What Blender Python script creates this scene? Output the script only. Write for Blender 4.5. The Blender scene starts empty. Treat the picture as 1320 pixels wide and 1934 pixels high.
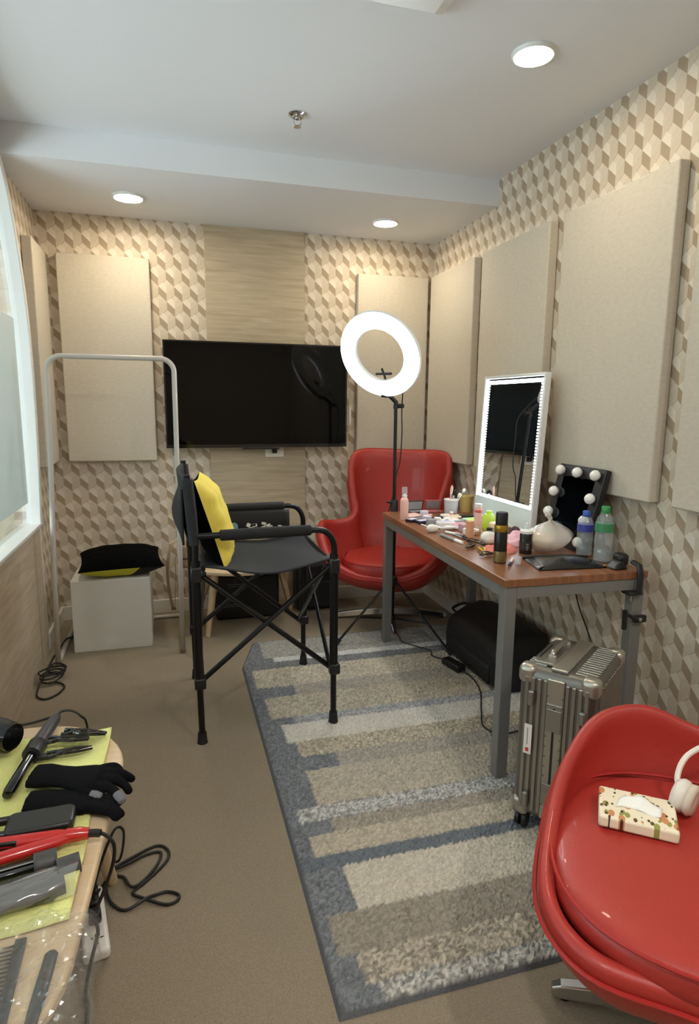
import bpy, bmesh, math, random
from mathutils import Vector, Matrix, Euler
random.seed(7)
PI = math.pi
scn = bpy.context.scene
COL = scn.collection

# ------------------------------------------------------------------ camera
F_PX, YAW, PITCH, ROLL, CAM_Z = 1169.5, 0.2811, 0.1707, 0.0094, 1.326
_f = Vector((math.sin(YAW) * math.cos(PITCH), math.cos(YAW) * math.cos(PITCH), -math.sin(PITCH)))
_r = Vector((math.cos(YAW), -math.sin(YAW), 0)); _u = _r.cross(_f)
_r2 = _r * math.cos(ROLL) + _u * math.sin(ROLL); _u2 = _u * math.cos(ROLL) - _r * math.sin(ROLL)
cam = bpy.data.cameras.new('camera'); cam_ob = bpy.data.objects.new('camera', cam); COL.objects.link(cam_ob)
m = Matrix((_r2, _u2, -_f)).transposed().to_4x4(); m.translation = (0, 0, CAM_Z); cam_ob.matrix_world = m
cam.sensor_fit = 'HORIZONTAL'; cam.sensor_width = 36.0; cam.lens = 36.0 * F_PX / 1320.0
cam.clip_start = 0.02
scn.camera = cam_ob
# ------------------------------------------------------------------ world / exposure
world = bpy.data.worlds.new('world'); scn.world = world; world.use_nodes = True
world.node_tree.nodes['Background'].inputs[0].default_value = (0.75, 0.85, 1.0, 1)
world.node_tree.nodes['Background'].inputs[1].default_value = 0.25
vs = scn.view_settings
vs.view_transform = 'Standard'; vs.look = 'None'; vs.gamma = 1.0; vs.use_curve_mapping = False
vs.exposure = 0.9
WARM = (1.0, 0.85, 0.62); COOL = (0.86, 0.95, 1.0); NEUTRAL = (1.0, 0.95, 0.89)
DOWN_L, RING_L, LED_L, FILL_L, CORR_W = 72.0, 15.0, 9.0, 185.0, 85.0

# ------------------------------------------------------------------ room numbers (metres)
BACK, RIGHT, LEFT, REAR = 4.0, 1.7235, -0.685, -1.6
ZC, ZS, YS = 2.505, 2.376, 3.17

# daylight entering the corridor beyond the frosted window
ld = bpy.data.lights.new('corridor_daylight', 'AREA'); ld.shape = 'RECTANGLE'; ld.size = 1.5; ld.size_y = 3.6; ld.energy = CORR_W; ld.color = (0.85, 0.93, 1.0)
lo_ = bpy.data.objects.new('corridor_daylight', ld); COL.objects.link(lo_); lo_.location = (-2.55, 1.3, 1.35); lo_.rotation_euler = (0, math.radians(-90), 0)

# ------------------------------------------------------------------ node helper
class V:
    """scalar socket with operators that build Math nodes"""
    def __init__(s, nt, sock): s.nt, s.s = nt, sock
    def _op(s, op, *o):
        n = s.nt.nodes.new('ShaderNodeMath'); n.operation = op
        for i, x in enumerate((s,) + o):
            if isinstance(x, V): s.nt.links.new(x.s, n.inputs[i])
            else: n.inputs[i].default_value = x
        return V(s.nt, n.outputs[0])
    def __add__(s, o): return s._op('ADD', o)
    def __sub__(s, o): return s._op('SUBTRACT', o)
    def __mul__(s, o): return s._op('MULTIPLY', o)
    def __truediv__(s, o): return s._op('DIVIDE', o)
    def fmod(s, o): return s._op('FLOORED_MODULO', o)
    def abs(s): return s._op('ABSOLUTE')
    def lt(s, o): return s._op('LESS_THAN', o)
    def gt(s, o): return s._op('GREATER_THAN', o)
    def mx(s, o): return s._op('MAXIMUM', o)
    def mn(s, o): return s._op('MINIMUM', o)

def lin(c):
    return tuple((x / 12.92 if x <= 0.04045 else ((x + 0.055) / 1.055) ** 2.4) for x in c)
def rgb(r, g, b): return lin((r / 255, g / 255, b / 255)) + (1.0,)

MATS = {}
def mat(name, col, rough=0.5, metal=0.0, bump=0.0, bscale=200.0, vary=0.0, vscale=8.0, coat=0.0, alpha=None, trans=0.0, emit=None, estr=0.0, ior=None, sheen=0.0, stretch=None, spec=None):
    if name in MATS: return MATS[name]
    M = bpy.data.materials.new(name); M.use_nodes = True; nt = M.node_tree
    b = nt.nodes['Principled BSDF']
    b.inputs['Base Color'].default_value = col; b.inputs['Roughness'].default_value = rough; b.inputs['Metallic'].default_value = metal
    if coat: b.inputs['Coat Weight'].default_value = coat
    if trans: b.inputs['Transmission Weight'].default_value = trans
    if ior: b.inputs['IOR'].default_value = ior
    if sheen: b.inputs['Sheen Weight'].default_value = sheen
    if spec is not None: b.inputs['Specular IOR Level'].default_value = spec
    if alpha is not None: b.inputs['Alpha'].default_value = alpha
    if emit: b.inputs['Emission Color'].default_value = emit + (1,); b.inputs['Emission Strength'].default_value = estr
    if bump or vary:
        tc = nt.nodes.new('ShaderNodeTexCoord'); mp = nt.nodes.new('ShaderNodeMapping'); nt.links.new(tc.outputs['Object'], mp.inputs[0])
        if stretch: mp.inputs['Scale'].default_value = stretch
    if vary:
        n = nt.nodes.new('ShaderNodeTexNoise'); n.inputs['Scale'].default_value = vscale; n.inputs['Detail'].default_value = 5
        nt.links.new(mp.outputs[0], n.inputs['Vector'])
        h = nt.nodes.new('ShaderNodeMix'); h.data_type = 'RGBA'
        h.inputs[6].default_value = tuple(x * (1 - vary) for x in col[:3]) + (1,); h.inputs[7].default_value = tuple(min(1, x * (1 + vary)) for x in col[:3]) + (1,)
        rr = nt.nodes.new('ShaderNodeMapRange'); rr.inputs[1].default_value = 0.3; rr.inputs[2].default_value = 0.7
        nt.links.new(n.outputs[0], rr.inputs[0]); nt.links.new(rr.outputs[0], h.inputs[0]); nt.links.new(h.outputs[2], b.inputs['Base Color'])
    if bump:
        n2 = nt.nodes.new('ShaderNodeTexNoise'); n2.inputs['Scale'].default_value = bscale; n2.inputs['Detail'].default_value = 3
        nt.links.new(mp.outputs[0], n2.inputs['Vector'])
        bp = nt.nodes.new('ShaderNodeBump'); bp.inputs['Strength'].default_value = bump; bp.inputs['Distance'].default_value = 0.004
        nt.links.new(n2.outputs[0], bp.inputs['Height']); nt.links.new(bp.outputs[0], b.inputs['Normal'])
    MATS[name] = M
    return M

def mix_rgb(nt, fac, a, b):
    n = nt.nodes.new('ShaderNodeMix'); n.data_type = 'RGBA'
    if isinstance(fac, V): nt.links.new(fac.s, n.inputs[0])
    else: nt.links.new(fac, n.inputs[0])
    for i, x in ((6, a), (7, b)):
        if isinstance(x, tuple): n.inputs[i].default_value = x
        else: nt.links.new(x, n.inputs[i])
    return n.outputs[2]

def wallpaper():
    M = bpy.data.materials.new('wallpaper_blocks'); M.use_nodes = True; nt = M.node_tree; b = nt.nodes['Principled BSDF']
    uv = nt.nodes.new('ShaderNodeUVMap'); sp = nt.nodes.new('ShaderNodeSeparateXYZ'); nt.links.new(uv.outputs[0], sp.inputs[0])
    u, v = V(nt, sp.outputs[0]), V(nt, sp.outputs[1])          # in units of one block width
    s, h = 0.50, 0.447; r = s + h
    def layer(off, row):
        du = (u - off + 0.5).fmod(1.0) - 0.5
        tri = du.abs() * 2.0
        z = tri * h + row
        below = (z - v).fmod(2 * r); above = (v - z).fmod(2 * r)
        face = below.lt(s)
        gap = (tri * -1.0 + 1.0) * (2 * h)
        top = above.lt(gap)
        w = above + tri * h
        q = (du.abs() * 4.0) + ((w - 1.5 * h).abs() * (2.0 / h))
        quarter = q.lt(1.0) * top
        line = quarter * q.gt(0.80) * du.lt(0.0) * w.gt(1.5 * h)
        left = du.lt(0.0)
        return face, top, quarter, line, left
    fe, te, qe, le, lfe = layer(0.0, 0.0)
    fo, to, qo, lo, lfo = layer(0.5, r)
    dark = (fe * lfe) + (fo * lfo)
    rface = (fe * (lfe * -1.0 + 1.0)) + (fo * (lfo * -1.0 + 1.0))
    tleft = (te * lfe) + (to * lfo)
    quart = qe + qo; line = le + lo
    C = dict(dark=rgb(172, 152, 127), rf=rgb(209, 194, 172), tl=rgb(229, 218, 201), tr=rgb(213, 199, 179), q=rgb(220, 206, 187), ln=rgb(178, 160, 136))
    c = mix_rgb(nt, tleft, C['tr'], C['tl'])
    c = mix_rgb(nt, quart, c, C['q']); c = mix_rgb(nt, line, c, C['ln'])
    c = mix_rgb(nt, rface, c, C['rf']); c = mix_rgb(nt, dark, c, C['dark'])
    mp = nt.nodes.new('ShaderNodeMapping'); mp.inputs['Scale'].default_value = (12, 2.5, 1); nt.links.new(uv.outputs[0], mp.inputs[0])
    n = nt.nodes.new('ShaderNodeTexNoise'); n.inputs['Scale'].default_value = 3.0; n.inputs['Detail'].default_value = 4; nt.links.new(mp.outputs[0], n.inputs['Vector'])
    k = nt.nodes.new('ShaderNodeMix'); k.data_type = 'RGBA'; k.blend_type = 'MULTIPLY'; k.inputs[0].default_value = 0.22
    nt.links.new(c, k.inputs[6]); nt.links.new(n.outputs[0], k.inputs[7]); nt.links.new(k.outputs[2], b.inputs['Base Color'])
    b.inputs['Roughness'].default_value = 0.55
    return M

def wood(name, c0, c1, axis_scale, rough=0.5, scale=3.0, bump=0.05):
    M = bpy.data.materials.new(name); M.use_nodes = True; nt = M.node_tree; b = nt.nodes['Principled BSDF']
    tc = nt.nodes.new('ShaderNodeTexCoord'); mp = nt.nodes.new('ShaderNodeMapping'); mp.inputs['Scale'].default_value = axis_scale
    nt.links.new(tc.outputs['Object'], mp.inputs[0])
    n = nt.nodes.new('ShaderNodeTexNoise'); n.inputs['Scale'].default_value = scale; n.inputs['Detail'].default_value = 8; n.inputs['Distortion'].default_value = 0.6
    nt.links.new(mp.outputs[0], n.inputs['Vector'])
    rp = nt.nodes.new('ShaderNodeMapRange'); rp.inputs[1].default_value = 0.3; rp.inputs[2].default_value = 0.7
    nt.links.new(n.outputs[0], rp.inputs[0])
    c = mix_rgb(nt, rp.outputs[0], c0, c1); nt.links.new(c, b.inputs['Base Color'])
    b.inputs['Roughness'].default_value = rough
    if bump:
        bp = nt.nodes.new('ShaderNodeBump'); bp.inputs['Strength'].default_value = bump; bp.inputs['Distance'].default_value = 0.003
        nt.links.new(n.outputs[0], bp.inputs['Height']); nt.links.new(bp.outputs[0], b.inputs['Normal'])
    MATS[name] = M
    return M

def glow(name, col, strength):
    M = bpy.data.materials.new(name); M.use_nodes = True; nt = M.node_tree
    nt.nodes.remove(nt.nodes['Principled BSDF'])
    e = nt.nodes.new('ShaderNodeEmission'); e.inputs[0].default_value = tuple(col) + (1,); e.inputs[1].default_value = strength
    nt.links.new(e.outputs[0], nt.nodes['Material Output'].inputs[0]); MATS[name] = M
    return M

def clear(name, tint=(1, 1, 1), amount=0.85, rough=0.03, film=None):
    """thin see-through sheet: mostly transparent, some gloss"""
    M = bpy.data.materials.new(name); M.use_nodes = True; nt = M.node_tree
    b = nt.nodes['Principled BSDF']; b.inputs['Base Color'].default_value = (film or tint) + (1,); b.inputs['Roughness'].default_value = rough
    t = nt.nodes.new('ShaderNodeBsdfTransparent'); t.inputs[0].default_value = tuple(tint) + (1,)
    x = nt.nodes.new('ShaderNodeMixShader'); x.inputs[0].default_value = amount
    g = nt.nodes.new('ShaderNodeBsdfGlossy'); g.inputs['Roughness'].default_value = rough
    lw = nt.nodes.new('ShaderNodeLayerWeight'); fv = V(nt, lw.outputs['Facing'])._op('POWER', 4.0) * 0.6 + 0.035
    y = nt.nodes.new('ShaderNodeMixShader')
    nt.links.new(b.outputs[0], x.inputs[1]); nt.links.new(t.outputs[0], x.inputs[2])
    nt.links.new(fv.s, y.inputs[0]); nt.links.new(x.outputs[0], y.inputs[1]); nt.links.new(g.outputs[0], y.inputs[2])
    nt.links.new(y.outputs[0], nt.nodes['Material Output'].inputs[0])
    MATS[name] = M
    return M

# ------------------------------------------------------------------ mesh helpers
def frame_of(d):
    d = Vector(d).normalized(); a = Vector((0, 0, 1)) if abs(d.z) < 0.9 else Vector((1, 0, 0))
    x = a.cross(d).normalized(); return x, d.cross(x)

class B:
    def __init__(s): s.v, s.f, s.uv = [], [], None
    def add(s, vs_, fs):
        o = len(s.v); s.v += [Vector(p) for p in vs_]; s.f += [tuple(i + o for i in f) for f in fs]; return s
    def box(s, c, d, R=None):
        c = Vector(c); hx, hy, hz = d[0] / 2, d[1] / 2, d[2] / 2
        P = [Vector((x, y, z)) for z in (-hz, hz) for y in (-hy, hy) for x in (-hx, hx)]
        if R is not None: P = [R @ p for p in P]
        return s.add([c + p for p in P], [(0, 2, 3, 1), (4, 5, 7, 6), (0, 1, 5, 4), (2, 6, 7, 3), (0, 4, 6, 2), (1, 3, 7, 5)])
    def b2(s, a, b): # box from two corners
        return s.box([(a[i] + b[i]) / 2 for i in range(3)], [abs(a[i] - b[i]) for i in range(3)])
    def ring_loft(s, rings, cap0=True, cap1=True, closed=False):
        n = len(rings[0]); o = len(s.v)
        for R in rings: s.v += [Vector(p) for p in R]
        m_ = len(rings)
        for i in range(m_ if closed else m_ - 1):
            a, b = o + i * n, o + ((i + 1) % m_) * n
            for j in range(n):
                k = (j + 1) % n; s.f.append((a + j, a + k, b + k, b + j))
        if not closed:
            if cap0: s.f.append(tuple(o + j for j in range(n))[::-1])
            if cap1: s.f.append(tuple(o + (m_ - 1) * n + j for j in range(n)))
        return s
    def tube(s, pts, r, n=8, closed=False, flat=None):
        pts = [Vector(p) for p in pts]; N = len(pts); rings = []; px = None
        for i, p in enumerate(pts):
            if closed: d = pts[(i + 1) % N] - pts[i - 1]
            else: d = pts[min(i + 1, N - 1)] - pts[max(i - 1, 0)]
            d.normalize()
            if px is None: x, y = frame_of(d)
            else:
                x = px - d * px.dot(d)
                if x.length < 1e-5: x, _ = frame_of(d)
                x.normalize(); y = d.cross(x)
            px = x; rr = r[i] if isinstance(r, (list, tuple)) else r
            fl = flat if flat else 1.0
            rings.append([p + x * (rr * math.cos(2 * PI * k / n)) + y * (rr * fl * math.sin(2 * PI * k / n)) for k in range(n)])
        return s.ring_loft(rings, closed=closed)
    def cyl(s, p0, p1, r0, r1=None, n=16):
        return s.tube([p0, p1], [r0, r0 if r1 is None else r1], n)
    def lathe(s, prof, o=(0, 0, 0), n=20, ax=None):
        """prof: (radius, height) along axis; r==0 ends become caps"""
        o = Vector(o); d = Vector(ax or (0, 0, 1)).normalized(); x, y = frame_of(d)
        if ax is None: x, y = Vector((1, 0, 0)), Vector((0, 1, 0))
        R = [[o + d * z + x * (max(r, 1e-4) * math.cos(2 * PI * k / n)) + y * (max(r, 1e-4) * math.sin(2 * PI * k / n)) for k in range(n)] for r, z in prof]
        return s.ring_loft(R)
    def grid(s, fn, nu, nv, close_u=False):
        o = len(s.v)
        for j in range(nv + 1):
            for i in range(nu if close_u else nu + 1): s.v.append(Vector(fn(i / nu, j / nv)))
        w = nu if close_u else nu + 1
        for j in range(nv):
            for i in range(nu):
                k = (i + 1) % w if close_u else i + 1
                s.f.append((o + j * w + i, o + j * w + k, o + (j + 1) * w + k, o + (j + 1) * w + i))
        return s
    def prism(s, outline, z0, z1):
        n = len(outline); return s.ring_loft([[(x, y, z0) for x, y in outline], [(x, y, z1) for x, y in outline]])
    def xf(s, M_):
        s.v = [M_ @ p for p in s.v]; return s
    def ob(s, name, material, parent=None, smooth=True, bevel=0, bseg=2, sub=0, solid=0, label=None, loc=None, ang=40, soff=-1):
        me = bpy.data.meshes.new(name)
        if loc is None and parent is None:
            xs = [p.x for p in s.v]; ys = [p.y for p in s.v]; zs = [p.z for p in s.v]
            loc = ((min(xs) + max(xs)) / 2, (min(ys) + max(ys)) / 2, min(zs))
        org = Vector(loc or (0, 0, 0))
        if parent is not None and parent.name in WORLD: org = WORLD[parent.name]
        me.from_pydata([p - org for p in s.v], [], s.f); me.validate()
        bm = bmesh.new(); bm.from_mesh(me); bmesh.ops.recalc_face_normals(bm, faces=bm.faces); bm.to_mesh(me); bm.free()
        o = bpy.data.objects.new(name, me); COL.objects.link(o)
        if parent is None: o.location = org
        else:
            o.parent = parent
            if parent.name in WORLD: WORLD[o.name] = org
        if isinstance(material, (list, tuple)):
            for q in material: me.materials.append(q)
        else: me.materials.append(material)
        if solid:
            md = o.modifiers.new('solid', 'SOLIDIFY'); md.thickness = solid; md.offset = soff
        if bevel:
            md = o.modifiers.new('bevel', 'BEVEL'); md.width = bevel; md.segments = bseg; md.limit_method = 'ANGLE'; md.angle_limit = math.radians(35)
        if sub:
            md = o.modifiers.new('sub', 'SUBSURF'); md.levels = sub; md.render_levels = sub
        if smooth:
            me.polygons.foreach_set('use_smooth', [True] * len(me.polygons))
            if ang and not sub:
                me.set_sharp_from_angle(angle=math.radians(ang))
        if label: o['label'] = label
        return o

WORLD = {}
def tag(o, label, cat, group=None):
    o['label'] = label; o['category'] = cat
    if group: o['group'] = group
    return o
def struct(o, label=None):
    o['kind'] = 'structure'
    if label: o['label'] = label
    return o
def thing(name, label, cat, loc=(0, 0, 0), rotz=0.0, group=None, world=True):
    """Empty at the base of a thing; world=True: its parts are given in room coordinates"""
    o = bpy.data.objects.new(name, None); COL.objects.link(o); o.location = loc; o.rotation_euler = (0, 0, rotz); o.empty_display_size = 0.05
    tag(o, label, cat, group)
    if world: WORLD[o.name] = Vector(loc)
    return o
def copy_tree(o, parent=None):
    c = o.copy(); COL.objects.link(c)
    if parent is not None: c.parent = parent
    for ch in o.children: copy_tree(ch, c)
    return c
def smooth_path(pts, k=6, closed=False):
    P = [Vector(p) for p in pts]; n = len(P); out = []
    rng = n if closed else n - 1
    for i in range(rng):
        p0 = P[(i - 1) % n] if closed or i > 0 else P[0]; p1 = P[i]; p2 = P[(i + 1) % n]; p3 = P[(i + 2) % n] if closed or i + 2 < n else P[n - 1]
        for j in range(k):
            t = j / k
            out.append(0.5 * ((2 * p1) + (p2 - p0) * t + (2 * p0 - 5 * p1 + 4 * p2 - p3) * t * t + (3 * p1 - p0 - 3 * p2 + p3) * t ** 3))
    if not closed: out.append(P[-1])
    return out
def rotz(a): return Matrix.Rotation(a, 4, 'Z')
def place(loc, rz=0.0, rx=0.0, ry=0.0):
    return Matrix.Translation(loc) @ Matrix.Rotation(rz, 4, 'Z') @ Matrix.Rotation(ry, 4, 'Y') @ Matrix.Rotation(rx, 4, 'X')
def stadium(cx, cy, hx, hy, r, n=8):
    out = []
    for sx, sy, a0 in ((1, 1, 0), (-1, 1, 90), (-1, -1, 180), (1, -1, 270)):
        for k in range(n + 1):
            a = math.radians(a0 + 90 * k / n); out.append((cx + sx * (hx - r) + r * math.cos(a), cy + sy * (hy - r) + r * math.sin(a)))
    return out

# ================================================================== SETTING
m_ceil = mat('ceiling_paint', rgb(222, 224, 227), 0.9, bump=0.03, bscale=60)
m_carpet = mat('carpet_taupe', rgb(150, 137, 118), 0.95, bump=0.6, bscale=520, vary=0.16, vscale=240, spec=0.1)
m_wp = wallpaper()
m_lam = wood('laminate_oak_grey', rgb(166, 150, 124), rgb(190, 175, 150), (1.2, 1.2, 16), 0.5, 3.0)
m_lamL = wood('laminate_oak_low', rgb(176, 160, 136), rgb(200, 186, 164), (1.2, 1.2, 14), 0.55, 3.0)
m_white = mat('white_paint', rgb(226, 222, 212), 0.45)
m_frame = mat('white_frame', rgb(222, 224, 222), 0.35)
m_fab = mat('panel_fabric', rgb(203, 194, 178), 0.92, bump=0.35, bscale=600, vary=0.05, vscale=40, stretch=(1, 1, 2.5), spec=0.15)
m_black = mat('black_plastic', rgb(22, 22, 24), 0.42)
m_blackgloss = mat('black_gloss', rgb(10, 10, 12), 0.12, coat=0.3)
m_chrome = mat('chrome', rgb(205, 205, 208), 0.16, metal=1.0)
m_cable = mat('cable_black', rgb(20, 19, 19), 0.5)

def wall(name, builder, uvfn, material, label):
    o = builder.ob(name, material, smooth=False, loc=(0, 0, 0)); me = o.data
    uvl = me.uv_layers.new(name='UVMap')
    for lp in me.loops: uvl.data[lp.index].uv = uvfn(me.vertices[lp.vertex_index].co)
    return struct(o, label)
SROW = 0.0865; PV = SROW / 0.947
def uv_back(p): return ((p.x + 0.035) / 0.0903 - 0.5, (p.z - 2.356) / PV + 0.447)
def uv_right(p): return ((-p.y + 1.910) / 0.0938 - 0.5, (p.z - 2.44) / PV + 0.447)
def uv_left(p): return ((p.y - 4.0) / 0.0915, (p.z - 2.40) / PV)

struct(B().b2((LEFT - 1.9, REAR - 0.1, -0.08), (RIGHT + 0.1, BACK + 0.1, 0)).ob('floor', m_carpet, smooth=False), 'taupe brown short pile carpet floor')
struct(B().b2((LEFT - 1.9, REAR - 0.1, ZC), (RIGHT + 0.1, YS, 2.75)).ob('ceiling', m_ceil, smooth=False), 'white painted upper ceiling')
struct(B().b2((LEFT - 1.9, YS, ZS), (RIGHT + 0.1, BACK + 0.1, 2.75)).ob('ceiling', m_ceil, smooth=False), 'lower dropped ceiling band along the television wall')
wall('wall_back', B().b2((LEFT - 0.1, BACK, 0), (RIGHT + 0.1, BACK + 0.1, 2.6)), uv_back, m_wp, 'television wall with beige tumbling block wallpaper')
wall('wall_right', B().b2((RIGHT, REAR, 0), (RIGHT + 0.1, BACK, 2.6)), uv_right, m_wp, 'right wall with beige tumbling block wallpaper')
wall('wall_rear', B().b2((LEFT, REAR - 0.1, 0), (RIGHT, REAR, 2.6)), uv_back, m_wp, 'wall behind the camera with block wallpaper')
# left wall with a round-shouldered window opening above a low laminate wall
far = [(3.47, 0.70), (3.525, 1.08), (3.545, 1.43), (3.52, 1.74), (3.445, 1.98), (3.35, 2.17), (3.225, 2.33), (3.06, 2.42), (2.85, 2.45)]
near = [(2 * 1.5 - y, z) for y, z in far][::-1]
arch = [(p.y, p.z) for p in smooth_path([(0, y, z) for y, z in far], 4)] + [(p.y, p.z) for p in smooth_path([(0, y, z) for y, z in near], 4)]
bw = B(); outer = []
for (y, z) in arch:
    if z < 2.18: outer.append((BACK if y > 1.5 else REAR, z))
    else: outer.append((y + (BACK - y) * max(0, (y - 2.85) / 0.5) if y > 1.5 else y + (REAR - y) * max(0, (0.15 - y) / 0.5), 2.6))
    if z >= 2.18 and y > 1.5 and outer[-2][1] < 2.5: outer[-1] = (BACK, 2.6)
vsL = []
for (a, b_) in zip(arch, outer): vsL += [(LEFT, a[0], a[1]), (LEFT, b_[0], b_[1])]
fsL = [(2 * i, 2 * i + 1, 2 * i + 3, 2 * i + 2) for i in range(len(arch) - 1)]
bw.add(vsL, fsL)
wl = wall('wall_left', bw, uv_left, m_wp, 'left wall strip with block wallpaper around the round-shouldered window')
sd = wl.modifiers.new('solid', 'SOLIDIFY'); sd.thickness = 0.10; sd.offset = 1
me = wl.data
if me.polygons[0].normal.x > 0: sd.offset = -1
wall('wall_left', B().b2((LEFT - 0.10, 3.455, 0), (LEFT, BACK, 0.70)), uv_left, m_wp, 'foot of the left wall with block wallpaper beyond the low wall')
low = B().b2((LEFT - 0.10, REAR, 0), (-0.667, 3.455, 0.70)).ob('wall_low', m_lamL, smooth=False, bevel=0.002)
low.name = 'wall_left_low'; struct(low, 'low laminate wall below the glazed opening')
# window
W1 = thing('window_1', 'frosted glass window with rounded white frame in the left wall', 'window', (LEFT, 1.5, 0.70))
del W1['category']; struct(W1)
fr = B(); rings = []
for i, (y, z) in enumerate(arch):
    a = Vector((0, *arch[max(i - 1, 0)])); c = Vector((0, *arch[min(i + 1, len(arch) - 1)])); t = (c - a).normalized(); nrm = Vector((0, -t.z, t.y))
    p = Vector((0, y, z)); q = 1 if True else 0
    if nrm.y * (y - 1.5) + nrm.z * (z - 1.2) > 0: nrm = -nrm      # inward
    A, Bp = p - nrm * 0.012, p + nrm * 0.032
    rings.append([(-0.655, A.y, A.z), (-0.655, Bp.y, Bp.z), (-0.722, Bp.y, Bp.z), (-0.722, A.y, A.z)])
fr.ring_loft(rings); fr.ob('frame', m_frame, W1, bevel=0.004, ang=30)
B().b2((-0.722, -0.44, 0.70), (-0.652, 3.45, 0.716)).ob('sill', m_frame, W1, smooth=False, bevel=0.003)
poly = [(y, z) for y, z in arch]
gl = B(); n = len(poly)
gl.add([(-0.706, y, z) for y, z in poly] + [(-0.699, y, z) for y, z in poly], [tuple(range(n)), tuple(range(2 * n - 1, n - 1, -1))] + [(i, (i + 1) % n, n + (i + 1) % n, n + i) for i in range(n)])
gl.ob('pane', clear('window_glass', (0.93, 0.97, 0.97), 0.86, 0.02), W1, smooth=False)
B().b2((-0.6985, -0.38, 0.83), (-0.6965, 3.385, 1.72)).ob('frosted_film', clear('frosted_film', (0.84, 0.91, 0.92), 0.50, 0.6, film=(0.72, 0.81, 0.82)), W1, smooth=False, label='pale blue frosted film')
struct(B().b2((-0.685, 3.452, 0), (-0.672, 3.512, 0.70)).ob('trim_1', m_frame, smooth=False, bevel=0.002), 'white upright trim strip at the end of the low wall')
# corridor outside the window
m_cream = mat('corridor_cream', rgb(206, 198, 172), 0.8)
struct(B().b2((LEFT - 2.0, REAR - 0.1, 0), (LEFT - 1.9, BACK + 0.1, 2.75)).ob('wall_corridor', m_cream, smooth=False), 'cream wall across the corridor')
struct(B().b2((LEFT - 1.9, BACK + 0.02, 0), (LEFT - 0.1, BACK + 0.1, 2.6)).ob('wall_corridor_end', m_cream, smooth=False), 'cream end wall of the corridor')
struct(B().b2((LEFT - 1.9, REAR - 0.1, 0), (LEFT - 0.1, REAR - 0.02, 2.6)).ob('wall_corridor_start', m_cream, smooth=False), 'cream near wall of the corridor')
# laminate strip behind the television, baseboards
struct(B().b2((0.238, BACK - 0.012, 0), (0.845, BACK, ZS)).ob('trim_2', m_lam, smooth=False, bevel=0.001), 'upright oak laminate panel behind the television')
def baseboard(name, a, b, label): struct(B().b2(a, b).ob(name, m_white, smooth=False, bevel=0.004), label)
baseboard('baseboard_back', (LEFT, BACK - 0.016, 0), (0.238, BACK, 0.09), 'white baseboard left of the laminate panel')
baseboard('baseboard_back', (0.845, BACK - 0.016, 0), (RIGHT, BACK, 0.09), 'white baseboard right of the laminate panel')
baseboard('baseboard_right', (RIGHT - 0.016, REAR, 0), (RIGHT, BACK - 0.016, 0.09), 'white baseboard along the right wall')
baseboard('baseboard_left', (LEFT, 3.512, 0), (LEFT + 0.016, BACK - 0.016, 0.09), 'white baseboard at the far end of the left wall')

# ================================================================== CEILING FIXTURES
g_down = glow('downlight_glow', WARM, DOWN_L); g_fill = glow('added_fill_glow', NEUTRAL, FILL_L)
def downlight(x, y, z, r, label, g=g_down):
    t = thing('ceiling_downlight', label, 'downlight', (x, y, z), group='round ceiling downlights')
    B().lathe([(r, 0.0), (r * 1.12, 0.0), (r * 1.12, -0.004), (r * 1.0, -0.012), (r * 0.96, -0.010), (r * 0.96, 0.0)], (x, y, z), 32).ob('trim_ring', m_frame, t, ang=60)
    B().lathe([(0, -0.005), (r * 0.95, -0.005), (r * 0.95, -0.009), (0, -0.009)], (x, y, z), 32).ob('diffuser', g, t, label='glowing warm white diffuser')
    return t
downlight(-0.162, 3.605, ZS, 0.072, 'lit downlight in the dropped ceiling above the clothes rack')
downlight(1.248, 3.625, ZS, 0.068, 'lit downlight in the dropped ceiling near the room corner')
downlight(1.230, 2.068, ZC, 0.066, 'large lit downlight in the upper ceiling above the table')
for x, y, w_ in ((0.0, -0.15, 'window'), (1.2, -0.15, 'table')):
    downlight(x, y, ZC, 0.075, 'added fill downlight overhead out of frame on the %s side' % w_, g_fill)  # unseen lamps added behind the camera to brighten the near room
# cassette air conditioner whose corner enters the top of the picture
ac = thing('ceiling_cassette', 'corner of white ceiling air conditioner cassette at top edge', 'air conditioner', (0.42, 1.52, ZC))
ax0, ax1, ay0, ay1 = -0.02, 0.846, 1.09, 1.951
B().ring_loft([[(ax0, ay0, ZC), (ax1, ay0, ZC), (ax1, ay1, ZC), (ax0, ay1, ZC)],
               [(ax0 + 0.004, ay0 + 0.004, ZC - 0.012), (ax1 - 0.004, ay0 + 0.004, ZC - 0.012), (ax1 - 0.004, ay1 - 0.004, ZC - 0.012), (ax0 + 0.004, ay1 - 0.004, ZC - 0.012)],
               [(ax0 + 0.05, ay0 + 0.05, ZC - 0.04), (ax1 - 0.05, ay0 + 0.05, ZC - 0.04), (ax1 - 0.05, ay1 - 0.05, ZC - 0.04), (ax0 + 0.05, ay1 - 0.05, ZC - 0.04)]]).ob('casing', m_frame, ac, smooth=False)
for k in range(14):
    y = 1.27 + k * 0.036
    B().box((0.413, y, ZC - 0.043), (0.52, 0.016, 0.006)).ob('slat', m_frame, ac, smooth=False)
for x in (0.09, 0.735):
    B().box((x, 1.52, ZC - 0.0425), (0.05, 0.62, 0.005)).ob('air_flap', mat('flap_grey', rgb(190, 194, 198), 0.5), ac, smooth=False)
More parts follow.
